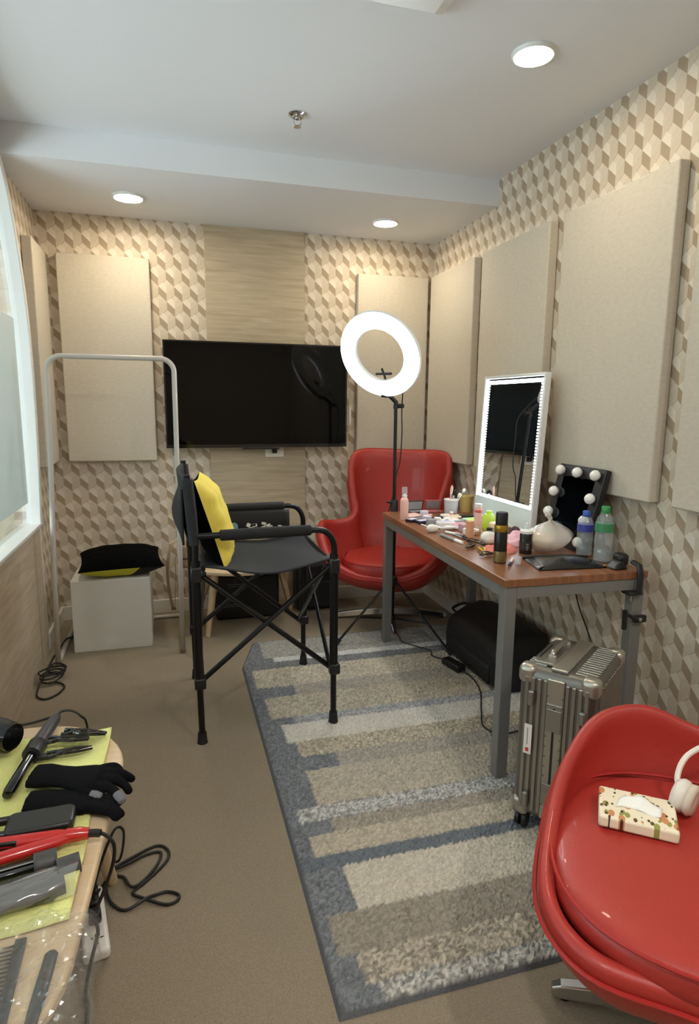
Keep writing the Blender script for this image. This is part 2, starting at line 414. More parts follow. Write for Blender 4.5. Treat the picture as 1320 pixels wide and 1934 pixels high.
# sprinkler
sp = thing('fire_sprinkler', 'chrome pendant fire sprinkler on the upper ceiling', 'sprinkler', (0.554, 2.746, ZC))
q = (0.554, 2.746, ZC)
B().lathe([(0.040, 0.0), (0.040, -0.003), (0.030, -0.010), (0.022, -0.011), (0.012, -0.006), (0.0, -0.006)], q, 24).ob('rosette', m_chrome, sp)
B().lathe([(0.012, -0.004), (0.012, -0.020), (0.009, -0.022), (0.0, -0.022)], q, 16).ob('nozzle', m_chrome, sp)
for sgn in (-1, 1):
    B().tube(smooth_path([(q[0] + sgn * 0.009, q[1], ZC - 0.020), (q[0] + sgn * 0.016, q[1], ZC - 0.032), (q[0] + sgn * 0.004, q[1], ZC - 0.046)], 5), 0.0028, 6).ob('frame_arm', m_chrome, sp)
B().lathe([(0.0, -0.045), (0.014, -0.046), (0.016, -0.049), (0.0, -0.050)], q, 16).ob('deflector', m_chrome, sp)

# ================================================================== ACOUSTIC PANELS
def panel(a, b, label):
    t = B().b2(a, b).ob('acoustic_panel', m_fab, bevel=0.006, bseg=3, ang=50)
    tag(t, label, 'acoustic panel', 'fabric acoustic wall panels')
PZ0, PZ1, PT = 0.983, 2.152, 0.0487
panel((-0.579, BACK - PT, PZ0), (-0.081, BACK - 0.002, PZ1), 'beige fabric acoustic panel behind the clothes rack, left of television')
panel((1.186, BACK - PT, PZ0), (1.668, BACK - 0.002, PZ1), 'beige fabric acoustic panel on the television wall behind the ring light')
panel((RIGHT - PT, 3.323, PZ0), (RIGHT - 0.002, 3.935, PZ1), 'beige fabric acoustic panel on the right wall nearest the corner')
panel((RIGHT - PT, 2.597, PZ0), (RIGHT - 0.002, 3.235, PZ1), 'beige fabric acoustic panel on the right wall behind the lit mirror')
panel((RIGHT - PT, 1.851, PZ0), (RIGHT - 0.002, 2.495, PZ1), 'largest looking beige acoustic panel above the bulb mirror and bottles')
panel((RIGHT - PT, 1.10, PZ0), (RIGHT - 0.002, 1.748, PZ1), 'beige acoustic panel cut off by the right picture edge')
panel((LEFT + 0.002, 3.612, PZ0), (LEFT + 0.052, 3.995, PZ1), 'narrow beige acoustic panel on the left wall beside the window')

# ================================================================== TELEVISION
tv = thing('television', 'large flat black television mounted on the laminate panel', 'television', (0.539, 3.95, 1.06))
x0, x1, z0, z1, yf = -0.025, 1.103, 1.060, 1.697, 3.905
B().b2((x0, yf + 0.004, z0), (x1, yf + 0.045, z1)).ob('housing', m_black, tv, bevel=0.004)
fb = B()
fb.b2((x0, yf - 0.003, z1 - 0.010), (x1, yf + 0.006, z1)).b2((x0, yf - 0.003, z0), (x1, yf + 0.006, z0 + 0.020)).b2((x0, yf - 0.003, z0 + 0.020), (x0 + 0.010, yf + 0.006, z1 - 0.010)).b2((x1 - 0.010, yf - 0.003, z0 + 0.020), (x1, yf + 0.006, z1 - 0.010))
fb.ob('bezel', m_blackgloss, tv, smooth=False, bevel=0.0015)
B().b2((x0 + 0.009, yf, z0 + 0.019), (x1 - 0.009, yf + 0.005, z1 - 0.009)).ob('screen', mat('tv_screen', rgb(4, 4, 5), 0.06, coat=0.0, spec=0.22), tv, smooth=False, label='glossy black screen')
B().b2((0.43, yf - 0.004, z0 - 0.012), (0.66, yf + 0.02, z0 + 0.003)).ob('sensor_bar', m_black, tv, bevel=0.003)
B().b2((0.30, yf + 0.045, 1.20), (0.78, BACK - 0.012, 1.55)).ob('wall_bracket', m_black, tv, smooth=False)
so = thing('wall_socket', 'white wall socket plate peeking out below the television', 'socket', (0.64, BACK - 0.012, 0.99))
B().b2((0.582, BACK - 0.022, 0.992), (0.703, BACK - 0.012, 1.072)).ob('plate', m_white, so, bevel=0.003)
B().b2((0.625, BACK - 0.05, 1.018), (0.655, BACK - 0.022, 1.050)).ob('plug', m_black, so, bevel=0.004)
B().tube(smooth_path([(0.64, BACK - 0.05, 1.034), (0.62, BACK - 0.06, 1.045), (0.60, BACK - 0.05, 1.09)], 6), 0.004, 6).ob('power_cord', m_cable, so)
# beaded chain hanging at the right edge of the television
ch = thing('beaded_chain', 'silver beaded chain hanging at the right side of the television', 'chain', (1.128, 3.93, 1.17))
for k in range(44):
    z = 1.60 - k * 0.0092
    B().lathe([(0, -0.0035), (0.003, -0.002), (0.0038, 0), (0.003, 0.002), (0, 0.0035)], (1.128 + 0.003 * math.sin(k * 0.35), 3.925, z), 6).ob('bead', m_chrome, ch, ang=0)
B().b2((1.122, 3.919, 1.20), (1.137, 3.931, 1.315)).ob('chain_weight', m_white, ch, bevel=0.003)
B().b2((1.110, 3.92, 1.598), (1.138, BACK, 1.606)).ob('hook', m_chrome, ch, bevel=0.001)

# ================================================================== RUG
RUG_Z = 0.016
def build_rug():
    blue = (130, 134, 138); slate = (118, 124, 131)
    S = [ # y0, y1, x start, colour, speckle
        (1.107, 1.155, 0.415, (165, 162, 152), 0.42), (1.158, 1.242, 0.385, (166, 152, 128), 0.34), (1.242, 1.368, 0.343, (146, 134, 114), 0.16),
        (1.368, 1.532, 0.430, (206, 194, 168), 0.10), (1.585, 1.676, 0.362, (186, 171, 142), 0.14), (1.676, 1.740, 0.446, (150, 138, 119), 0.16),
        (1.742, 1.812, 0.350, (168, 167, 161), 0.34), (1.815, 2.020, 0.426, (178, 165, 139), 0.15), (2.020, 2.115, 0.560, (158, 149, 133), 0.15),
        (2.115, 2.222, 0.430, (176, 162, 132), 0.28), (2.222, 2.366, 0.398, (208, 202, 186), 0.08), (2.366, 2.424, 0.459, (150, 153, 155), 0.26),
        (2.424, 2.620, 0.364, (178, 166, 138), 0.22), (2.620, 2.725, 0.515, (160, 152, 136), 0.16), (2.725, 2.932, 0.345, (186, 176, 150), 0.22),
        (3.012, 3.066, 0.474, (205, 207, 205), 0.08), (3.066, 3.30, 0.43, (150, 148, 140), 0.18)]
    xl = lambda y: 0.305 if y < 3.0 else 0.305 + (y - 3.0) * 0.29
    xr, ya, yb = 1.655, 1.100, 3.325
    nu, nv = 200, 330; rnd = random.Random(3); vs_, cols = [], []
    for j in range(nv + 1):
        y = ya + (yb - ya) * j / nv
        for i in range(nu + 1):
            x = xl(y) + (xr - xl(y)) * i / nu
            edge = min(x - xl(y), xr - x, y - ya, yb - y)
            jx, jy = rnd.uniform(-0.003, 0.003), rnd.uniform(-0.003, 0.003)
            c, sp_ = blue, 0.16
            for (y0, y1, xs, cc, ss) in S:
                if y0 < y + jy <= y1 and x + jx > xs: c, sp_ = cc, ss
            if 1.532 < y <= 1.585: c, sp_ = slate, 0.08
            hgt = RUG_Z - 0.004 + rnd.uniform(-0.003, 0.003) + (0.002 if c is not blue else 0)
            if edge < 0.010: c, sp_, hgt = (74, 78, 84), 0.05, 0.008
            if edge < 1e-4: hgt = 0.0005
            k = 1 + rnd.uniform(-sp_, sp_); gm = sum(c) / 3
            a = rgb(*[min(255, max(0, (q_ * k if c in (blue, slate) else 255 - (255 - (q_ * 0.80 + gm * 0.20) * k) * 0.82))) for q_ in c]); cols.append(a)
            vs_.append((x + (jx if 0.01 < edge else 0), y + (jy if 0.01 < edge else 0), hgt))
    w = nu + 1
    fs = [(j * w + i, j * w + i + 1, (j + 1) * w + i + 1, (j + 1) * w + i) for j in range(nv) for i in range(nu)]
    me = bpy.data.meshes.new('striped_rug'); me.from_pydata(vs_, [], fs)
    ca = me.color_attributes.new('pile', 'FLOAT_COLOR', 'POINT')
    ca.data.foreach_set('color', [x for c in cols for x in c])
    M = bpy.data.materials.new('rug_pile'); M.use_nodes = True; nt = M.node_tree; b = nt.nodes['Principled BSDF']
    at = nt.nodes.new('ShaderNodeVertexColor'); at.layer_name = 'pile'
    tc = nt.nodes.new('ShaderNodeTexCoord'); n = nt.nodes.new('ShaderNodeTexNoise'); n.inputs['Scale'].default_value = 260; n.inputs['Detail'].default_value = 3
    nt.links.new(tc.outputs['Object'], n.inputs['Vector'])
    rr = nt.nodes.new('ShaderNodeMapRange'); rr.inputs[1].default_value = 0.3; rr.inputs[2].default_value = 0.7; rr.inputs[3].default_value = 0.72; rr.inputs[4].default_value = 1.0
    nt.links.new(n.outputs[0], rr.inputs[0])
    k = nt.nodes.new('ShaderNodeMix'); k.data_type = 'RGBA'; k.blend_type = 'MULTIPLY'; k.inputs[0].default_value = 1.0
    nt.links.new(at.outputs[0], k.inputs[6]); nt.links.new(rr.outputs[0], k.inputs[7]); nt.links.new(k.outputs[2], b.inputs['Base Color'])
    bp = nt.nodes.new('ShaderNodeBump'); bp.inputs['Strength'].default_value = 0.6; bp.inputs['Distance'].default_value = 0.004; nt.links.new(n.outputs[0], bp.inputs['Height']); nt.links.new(bp.outputs[0], b.inputs['Normal'])
    b.inputs['Roughness'].default_value = 0.95; b.inputs['Specular IOR Level'].default_value = 0.1
    me.materials.append(M)
    o = bpy.data.objects.new('striped_rug', me); COL.objects.link(o)
    tag(o, 'shaggy rug with cream, taupe and slate blue stripes under the table', 'rug')
build_rug()

# ================================================================== TABLE
def tpt(x, y, z=0.0):
    c, s = math.cos(-0.0282), math.sin(-0.0282)
    return Vector((1.0651 + c * x - s * y, 1.79 + s * x + c * y, z))
TROT = Matrix.Rotation(-0.0282, 3, 'Z')
m_ttop = wood('tabletop_redwood', rgb(112, 72, 48), rgb(150, 98, 66), (14, 1.4, 1.4), 0.28, 3.0, 0.03)
m_steel = mat('grey_steel', rgb(128, 127, 124), 0.45, metal=0.25)
tb = thing('makeup_table', 'long wooden topped table with grey square steel legs', 'table', tuple(tpt(0.284, 0.69)))
TW, TL = 0.568, 1.383
B().box(tpt(TW / 2, TL / 2, 0.736), (TW, TL, 0.028), TROT).ob('tabletop', m_ttop, tb, smooth=False, bevel=0.003)
ins = 0.006
for (xa, ya_, dx, dy) in ((ins + 0.02, TL / 2, 0.04, TL - 0.10), (TW - ins - 0.02, TL / 2, 0.04, TL - 0.10)):
    B().box(tpt(xa, ya_, 0.701), (dx, dy, 0.042), TROT).ob('side_rail', m_steel, tb, smooth=False, bevel=0.002)
for ya_ in (ins + 0.02, TL - ins - 0.02):
    B().box(tpt(TW / 2, ya_, 0.701), (TW - 0.10, 0.04, 0.042), TROT).ob('end_rail', m_steel, tb, smooth=False, bevel=0.002)
for xa in (ins + 0.022, TW - ins - 0.022):
    for ya_ in (ins + 0.022, TL - ins - 0.022):
        zb = RUG_Z - 0.002
        B().box(tpt(xa, ya_, (zb + 0.722) / 2), (0.044, 0.044, 0.722 - zb), TROT).ob('leg', m_steel, tb, smooth=False, bevel=0.003)

# ================================================================== DIRECTOR CHAIR
m_tube = mat('black_tube', rgb(20, 20, 22), 0.28, metal=0.3)
m_canvas = mat('black_canvas', rgb(25, 28, 33), 0.7, bump=0.3, bscale=500)
m_foam = mat('black_foam', rgb(24, 24, 25), 0.8)
dc = thing('director_chair', 'tall black folding director chair with padded armrests', 'chair', (0.345, 2.645, 0))
XB, XF, YN, YF = 0.073, 0.613, 2.34, 2.952
for Y in (YN, YF):
    so_ = 1 if Y == YN else -1
    # rear leg and front leg with sleeves, collars and rubber feet
    for X, top in ((XB, 0.66), (XF, 0.70)):
        zf = RUG_Z if X > 0.3 else 0.0
        lg = B().cyl((X + (0.004 if X < .3 else 0), Y, zf + 0.03), (X, Y, 0.30), 0.0125, n=12).ob('leg', m_tube, dc)
        B().lathe([(0, 0), (0.021, 0), (0.019, 0.012), (0.0165, 0.045), (0, 0.045)], (X + (0.004 if X < .3 else 0), Y, zf), 14).ob('rubber_foot', m_foam, lg)
        sl = B().cyl((X, Y, 0.25), (X, Y, 0.74), 0.0172, n=14).ob('leg_sleeve', m_tube, dc)
        B().box((X + 0.003, Y, 0.252), (0.044, 0.040, 0.045)).ob('collar', m_black, sl, bevel=0.006)
        B().box((X, Y, 0.69), (0.040, 0.042, 0.06)).ob('collar', m_black, sl, bevel=0.006)
    B().tube(smooth_path([(XB, Y, 0.70), (XB, Y, 0.80), (XB + 0.004, Y, 0.833), (XB + 0.05, Y, 0.836), (0.30, Y, 0.838), (0.50, Y, 0.840), (0.565, Y, 0.836), (0.598, Y, 0.812), (XF, Y, 0.77), (XF, Y, 0.70)], 6), 0.0125, 12).ob('arm_frame', m_tube, dc)
    B().tube([(0.165, Y, 0.836), (0.17, Y, 0.836), (0.30, Y, 0.838), (0.515, Y, 0.840), (0.52, Y, 0.840)], [0.016, 0.021, 0.0225, 0.021, 0.016], 14).ob('arm_pad', m_foam, dc)
    # back post
    B().tube([(XB, Y, 0.80), (XB - 0.010, Y, 0.92), (XB - 0.022, Y, 1.068)], 0.0125, 12).ob('back_post', m_tube, dc)
    # side scissor braces
    B().tube([(XB + 0.02, Y + 0.012 * so_, 0.263), (XF - 0.01, Y + 0.012 * so_, 0.69)], 0.0112, 8).ob('cross_brace', m_tube, dc)
    B().tube([(XF - 0.01, Y + 0.032 * so_, 0.248), (XB + 0.02, Y + 0.032 * so_, 0.675)], 0.0112, 8).ob('cross_brace', m_tube, dc)
for X in (XB, XF):
    sx = 1 if X == XF else -1
    B().tube([(X - 0.012 * sx, YN + 0.01, 0.255), (X - 0.012 * sx, YF - 0.01, 0.69)], 0.009, 8).ob('cross_brace', m_tube, dc)
    B().tube([(X - 0.030 * sx, YF - 0.01, 0.255), (X - 0.030 * sx, YN + 0.01, 0.69)], 0.009, 8).ob('cross_brace', m_tube, dc)
for X in (0.60, 0.10):   # rails the seat is sewn around
    B().tube([(X, YN + 0.012, 0.705), (X, YF - 0.012, 0.705)], 0.010, 8).ob('seat_rail', m_tube, dc)
def seat_fn(u, v):
    x = 0.098 + 0.512 * u; y = YN + 0.004 + (YF - YN - 0.008) * v
    sag = 0.040 * math.sin(PI * u) * (0.75 + 0.25 * math.cos(2 * PI * v)) + 0.010 * math.sin(PI * v)
    return (x, y, 0.720 - sag + 0.004 * math.sin(9 * u + 5 * v))
B().grid(seat_fn, 24, 24).ob('seat', m_canvas, dc, solid=0.006, ang=0)
def back_fn(u, v):
    y = YN - 0.018 + (YF - YN + 0.036) * u; z = 0.80 + 0.255 * v
    return (XB - 0.004 - 0.03 * v * 0.8 - 0.028 * math.sin(PI * u), y, z)
B().grid(back_fn, 20, 8).ob('backrest', m_canvas, dc, solid=0.012, ang=0)
for Y in (YN, YF):
    B().tube([(XB - 0.003, Y, 0.805), (XB - 0.010, Y, 0.92), (XB - 0.020, Y, 1.05)], [0.019, 0.021, 0.020], 12).ob('backrest_sleeve', m_canvas, dc)
# storage pouch behind the backrest
B().grid(lambda u, v: (XB - 0.045 - 0.035 * math.sin(PI * u) * math.sin(PI * min(1, v * 1.1)), YN + 0.02 + 0.50 * u, 0.80 + 0.21 * v), 14, 8).ob('back_pocket', m_canvas, dc, solid=0.008, ang=0)
# organiser hanging from the far armrest
M = mat('organiser_mesh', rgb(16, 16, 18), 0.7, bump=0.4, bscale=300)
B().grid(lambda u, v: (0.19 + 0.35 * u, YF - 0.018 - 0.012 * math.sin(PI * v), 0.825 - 0.115 * v), 14, 8).ob('side_pocket', M, dc, solid=0.006, ang=0)
for k in range(15):
    px = 0.33 + 0.185 * random.random(); pz = 0.735 + 0.035 * random.random()
    B().box((px, YF - 0.040, pz), (0.010 + 0.012 * random.random(), 0.003, 0.006 + 0.012 * random.random()), Matrix.Rotation(random.uniform(-0.7, 0.7), 3, 'Y')).ob('pocket_print', m_white, dc, smooth=False)
B().lathe([(0, 0), (0.020, 0.0), (0.020, 0.003), (0, 0.003)], (0.272, YF - 0.042, 0.755), 18, ax=(0, -1, 0)).ob('pocket_badge', mat('badge_blue', rgb(120, 160, 170), 0.5), dc)

def pillow(name, label, size, thick, M_, top_mat, bot_mat, deco=None):
    """square cushion, local z is its thickness"""
    t = bpy.data.objects.new(name, None); COL.objects.link(t); t.matrix_world = M_; tag(t, label, 'cushion')
    rn = random.Random(hash(label) % 1000); N = 22
    ph = [rn.uniform(0, 6) for _ in range(6)]
    def sur(sg):
        def fn(u, v):
            a, b = u * 2 - 1, v * 2 - 1
            pinch = 1 - 0.07 * (1 - abs(a) ** 2) * abs(b) ** 3, 1 - 0.07 * (1 - abs(b) ** 2) * abs(a) ** 3
            e = max(0.0, (1 - abs(a) ** 2.6) * (1 - abs(b) ** 2.6))
            z = sg * (thick / 2) * e ** 0.55
            wr = (0.005 if top_mat is m_yel else 0.0015) * (1 - e) * e * 4 * (math.sin(13 * a + ph[0]) + math.sin(15 * b + ph[1]))
            return (a * size[0] / 2 * pinch[1], b * size[1] / 2 * pinch[0], z + sg * wr)
        return fn
    B().grid(sur(1), N, N).ob('front_cover', top_mat, t, ang=0)
    B().grid(sur(-1), N, N).ob('back_cover', bot_mat, t, ang=0)
    return t
m_yel = mat('cushion_yellow', rgb(232, 210, 88), 0.8, bump=0.15, bscale=120, vary=0.05)
m_velvet = mat('cushion_black', rgb(6, 6, 7), 0.95, spec=0.05)
# patchy print side (plain patches only)
def print_mat():
    M = bpy.data.materials.new('cushion_print'); M.use_nodes = True; nt = M.node_tree; b = nt.nodes['Principled BSDF']
    tc = nt.nodes.new('ShaderNodeTexCoord'); n = nt.nodes.new('ShaderNodeTexVoronoi'); n.inputs['Scale'].default_value = 6.0
    nt.links.new(tc.outputs['Object'], n.inputs['Vector'])
    sp_ = nt.nodes.new('ShaderNodeSeparateColor'); nt.links.new(n.outputs['Color'], sp_.inputs[0])
    v = V(nt, sp_.outputs[0])
    c = mix_rgb(nt, v.gt(0.62), rgb(205, 205, 60), rgb(225, 226, 216)); c = mix_rgb(nt, v.gt(0.88), c, rgb(20, 20, 20))
    nt.links.new(c, b.inputs['Base Color']); b.inputs['Roughness'].default_value = 0.8
    return M
m_print = print_mat()
R_ = Matrix.Translation((0.152, 2.575, 0.860)) @ Matrix.Rotation(-0.10, 4, 'Z') @ Matrix.Rotation(math.radians(73), 4, 'Y')
pillow('yellow_cushion', 'yellow square cushion leaning against the backrest of the director chair', (0.375, 0.37), 0.140, R_, m_yel, m_velvet)

# ================================================================== CLOTHES RACK, CUBE, CUSHION
m_rack = mat('rack_grey', rgb(196, 190, 181), 0.45, metal=0.1)
rk = thing('clothes_rack', 'bare pale grey tubular clothes rail standing by the window', 'clothes rack', (-0.28, 3.5, 0))
xa, xb, yr = -0.575, 0.022, 3.29
hoop = [(xa - 0.02, yr, 0.012), (xa - 0.010, yr, 0.5), (xa + 0.010, yr, 1.0)]
rr_ = 0.065; XL, XR, ZT = xa + 0.024, xb + 0.008, 1.545
for k in range(9):
    a = PI - k * PI / 16; hoop.append((XL + rr_ + rr_ * math.cos(a), yr, ZT - rr_ + rr_ * math.sin(a)))
for k in range(9):
    a = PI / 2 - k * PI / 16; hoop.append((XR - rr_ + rr_ * math.cos(a), yr, ZT - rr_ + rr_ * math.sin(a)))
hoop += [(xb + 0.006, yr, 1.0), (xb + 0.003, yr, 0.5), (xb, yr, 0.012)]
B().tube(hoop, 0.0125, 12).ob('hoop', m_rack, rk, ang=0)
for X in (xa - 0.02, xb):
    B().tube([(X, yr, 0.0125), (X, 3.88, 0.0125)], 0.0125, 10).ob('floor_bar', m_rack, rk)
    B().lathe([(0, 0), (0.015, 0), (0.015, 0.02), (0, 0.02)], (X, yr, 0), 12).ob('end_cap', mat('cap_brown', rgb(120, 100, 84), 0.6), rk)
B().tube([(xa - 0.02, 3.88, 0.0125), (xb, 3.88, 0.0125)], 0.0115, 10).ob('rear_bar', m_rack, rk)
m_cube = mat('cube_white', rgb(216, 214, 206), 0.5)
cb = B().b2((-0.538, 3.43, 0.0), (-0.139, 3.83, 0.395)).ob('cube_stool', m_cube, bevel=0.003, smooth=False)
tag(cb, 'plain white cube stool under the clothes rail', 'stool')
R_ = Matrix.Translation((-0.292, 3.60, 0.462)) @ Matrix.Rotation(0.10, 4, 'Z') @ Matrix.Rotation(0.05, 4, 'X')
pillow('black_cushion', 'black cushion with yellow printed underside lying on the white cube', (0.44, 0.40), 0.135, R_, m_velvet, m_print)

# ================================================================== STOOL BEHIND THE CHAIR, BAGS
m_pale = wood('pale_birch', rgb(206, 178, 140), rgb(222, 198, 164), (2, 14, 2), 0.45, 3.0, 0.02)
st = thing('low_birch_table', 'low pale wooden table behind the director chair', 'table', (0.40, 3.68, 0))
B().prism([(0.40 + 0.34 * math.cos(2 * PI * k / 40), 3.66 + 0.26 * math.sin(2 * PI * k / 40)) for k in range(40)], 0.372, 0.396).ob('tabletop', m_pale, st, bevel=0.006)
for (xt, yt, xf_, yf_) in ((0.22, 3.56, 0.165, 3.495), (0.62, 3.74, 0.72, 3.87), (0.22, 3.74, 0.12, 3.87)):
    B().tube([(xf_, yf_, 0.0), (xt, yt, 0.373)], [0.015, 0.024], 12).ob('leg', m_pale, st)
m_tan = mat('tan_canvas', rgb(150, 122, 92), 0.8, bump=0.3, bscale=300)
tg = thing('tan_bag', 'tan canvas bag with hanging strap on the low wooden table', 'bag', (0.115, 3.62, 0.396))
B().grid(lambda u, v: (0.03 + 0.20 * u, 3.56 - 0.012 * math.sin(PI * u), 0.40 + 0.135 * v), 6, 6).grid(lambda u, v: (0.03 + 0.20 * u, 3.66 + 0.012 * math.sin(PI * u), 0.40 + 0.135 * v), 6, 6).ob('flap', m_tan, tg, solid=0.004)
B().box((0.13, 3.61, 0.463), (0.20, 0.10, 0.13)).ob('body', m_tan, tg, bevel=0.02, bseg=3)
B().box((0.13, 3.553, 0.455), (0.20, 0.006, 0.006)).ob('seam', m_black, tg, smooth=False)
sp_ = smooth_path([(0.05, 3.60, 0.53), (0.00, 3.57, 0.55), (-0.03, 3.55, 0.50), (-0.045, 3.54, 0.38), (-0.035, 3.54, 0.25), (-0.018, 3.54, 0.17), (-0.008, 3.54, 0.25), (0.0, 3.545, 0.38), (0.0, 3.55, 0.46), (0.03, 3.57, 0.50)], 6)
B().tube(sp_, 0.016, 8, flat=0.16).ob('strap', m_tan, tg)
B().box((-0.018, 3.535, 0.172), (0.026, 0.008, 0.016)).ob('buckle', mat('brass', rgb(110, 86, 50), 0.4, metal=0.6), tg, bevel=0.002)
m_bag = mat('black_nylon', rgb(17, 17, 19), 0.6, bump=0.25, bscale=250)
bg = thing('black_carrier_bag', 'black bag with thin pale print lines under the low wooden table', 'bag', (0.44, 3.83, 0))
B().b2((0.232, 3.745, 0), (0.625, 3.945, 0.285)).ob('body', m_bag, bg, bevel=0.02, bseg=3)
m_faint = mat('faint_print', rgb(120, 120, 122), 0.6)
B().b2((0.30, 3.7435, 0.225), (0.40, 3.746, 0.229)).b2((0.31, 3.7435, 0.212), (0.39, 3.746, 0.215)).ob('print_line', m_faint, bg, smooth=False)
B().b2((0.24, 3.7435, 0.098), (0.385, 3.746, 0.101)).b2((0.25, 3.7435, 0.085), (0.41, 3.746, 0.088)).ob('print_line', m_faint, bg, smooth=False)
B().tube([(0.345, 3.7445, 0.236), (0.35, 3.7445, 0.262), (0.365, 3.7445, 0.236)], 0.002, 5).ob('print_mark', m_faint, bg)
b2_ = thing('navy_trolley_bag', 'dark navy upright bag beside the red egg chair against the wall', 'bag', (0.88, 3.86, 0))
m_navy = mat('navy_nylon', rgb(17, 18, 26), 0.55, bump=0.2, bscale=250)
B().b2((0.745, 3.78, 0.012), (1.01, 3.94, 0.318)).ob('body', m_navy, b2_, bevel=0.022, bseg=3)
B().b2((0.77, 3.765, 0.03), (0.985, 3.785, 0.20)).ob('front_pocket', m_navy, b2_, bevel=0.012, bseg=2)
for X in (0.775, 0.98):
    B().cyl((X - 0.01, 3.80, 0.014), (X + 0.01, 3.80, 0.014), 0.014).ob('wheel', m_black, b2_)
B().tube(smooth_path([(0.83, 3.86, 0.315), (0.84, 3.86, 0.335), (0.91, 3.86, 0.335), (0.92, 3.86, 0.315)], 5), 0.007, 8).ob('handle', m_black, b2_)

# ================================================================== RED SHELL CHAIRS
m_red = mat('red_leather', rgb(168, 48, 40), 0.42, bump=0.10, bscale=160, vary=0.04, vscale=6, coat=0.08)
m_redp = mat('red_piping', rgb(170, 36, 32), 0.45)
m_stitch = mat('stitch_thread', rgb(214, 120, 104), 0.6)
def shell_chair(name, label, c, d, rim, zb, cush, zoff=0.0, base_r=0.36, base_rot=0.0, thick=0.048, ce=2.8):
    th = math.atan2(d[0], -d[1])
    t = thing(name, label, 'chair', (c[0], c[1], zoff), th, world=False)
    half = [(math.radians(a), r, z) for a, r, z in rim]
    full = half + [(-a, r, z) for a, r, z in half[-2:0:-1]]
    P = [(r * math.sin(a), -r * math.cos(a), z) for a, r, z in full]
    loop = smooth_path(P, 5, closed=True); N = len(loop); NT = 12
    def mer(p, t_):
        R = math.hypot(p.x, p.y); k = 1.0 / R; hz = p.z - zb
        hi = min(1.0, max(0.0, (p.z - 0.55) / 0.4))
        pts = [(0.0, zb), (R * 0.62, zb - 0.01), (R * (1.06 - 0.02 * hi), zb + hz * (0.42 - 0.12 * hi)), (R, p.z)]
        a = (1 - t_) ** 3; b = 3 * (1 - t_) ** 2 * t_; c_ = 3 * (1 - t_) * t_ ** 2; e = t_ ** 3
        rr = a * pts[0][0] + b * pts[1][0] + c_ * pts[2][0] + e * pts[3][0]; zz = a * pts[0][1] + b * pts[1][1] + c_ * pts[2][1] + e * pts[3][1]
        return Vector((p.x * k * rr, p.y * k * rr, zz))
    b = B(); b.grid(lambda u, v: mer(loop[int(round(u * N)) % N], 0.06 + 0.94 * v), N, NT, close_u=True)
    b.f.append(tuple(range(N)))
    sh = b.ob('shell', m_red, t, solid=thick, sub=1, ang=0)
    # piping that runs just under the rim on the outside
    pp = [mer(p, 0.90) * 1.0 for p in loop]; cen = Vector((0, 0, 0.45))
    pp = [p + Vector((p.x, p.y, 0)).normalized() * 0.004 for p in pp]
    B().tube(pp, 0.0045, 6, closed=True).ob('piping', m_redp, sh)
    # loose seat cushion
    hw, fd, bd, zt, ht = cush; N2 = 48; rings = []
    for s_, zz in ((0.90, zt - ht), (0.985, zt - ht * 0.75), (1.0, zt - ht * 0.45), (0.985, zt - ht * 0.16), (0.95, zt - 0.004), (0.88, zt + 0.004), (0.6, zt + 0.010), (0.2, zt + 0.012)):
        R = []
        for k in range(N2):
            a = 2 * PI * k / N2; ca, sa = math.cos(a), math.sin(a); e = 2 / ce
            x = hw * math.copysign(abs(ca) ** e, ca); y = math.copysign(abs(sa) ** e, sa); y = y * (bd if y > 0 else fd)
            x *= 1 - 0.12 * max(0, y / bd) if y > 0 else 1 + 0.02 * y / fd
            R.append((x * s_, y * s_, zz))
        rings.append(R)
    cu = B().ring_loft(rings).ob('seat_cushion', m_red, t, ang=0, sub=1)
    B().tube([(p[0] * 1.005, p[1] * 1.005, p[2] + 0.012) for p in rings[3]], 0.004, 6, closed=True).ob('cushion_piping', m_redp, cu)
    # pedestal and four-star foot
    B().lathe([(0.022, 0.05), (0.022, zb - 0.03), (0.055, zb - 0.012), (0.085, zb + 0.012), (0, zb + 0.012)], (0, 0, 0), 20).ob('column', m_chrome, t)
    for k in range(4):
        a = base_rot + k * PI / 2; cx, sy = math.cos(a), math.sin(a); q = Vector((-sy, cx, 0)); D_ = Vector((cx, sy, 0))
        rg = []
        for rr_, zz, w_, h_ in ((0.0, 0.052, 0.022, 0.022), (0.18, 0.040, 0.021, 0.018), (base_r - 0.02, 0.021, 0.018, 0.014), (base_r, 0.016, 0.014, 0.008)):
            o_ = D_ * rr_; rg.append([o_ + q * w_ + Vector((0, 0, zz - h_)), o_ + q * w_ * 0.7 + Vector((0, 0, zz + h_)), o_ - q * w_ * 0.7 + Vector((0, 0, zz + h_)), o_ - q * w_ + Vector((0, 0, zz - h_))])
        ft = B().ring_loft(rg).ob('foot', m_chrome, t, smooth=False, bevel=0.003)
        B().lathe([(0, 0), (0.014, 0), (0.014, 0.01), (0, 0.01)], D_ * (base_r - 0.03), 10).ob('glide', m_black, ft)
    return t
egg_rim = [(0, .345, .360), (22, .380, .375), (42, .445, .455), (58, .465, .585), (70, .450, .634), (82, .380, .622), (94, .292, .640), (101, .280, .710), (106, .310, .805), (110.5, .345, .905), (115, .377, .985), (122, .386, 1.035), (135, .378, 1.055), (155, .360, 1.055), (180, .350, 1.050)]
shell_chair('egg_chair', 'red leather egg chair with high winged back behind the table', (1.296, 3.545), (-0.56, -0.828), egg_rim, 0.215, (0.275, 0.345, 0.20, 0.425, 0.12), base_r=0.36, base_rot=0.35)
swan_rim = [(0, .335, .372), (20, .350, .374), (40, .425, .388), (60, .420, .398), (90, .372, .445), (115, .380, .505), (135, .395, .560), (155, .385, .572), (180, .365, .525)]
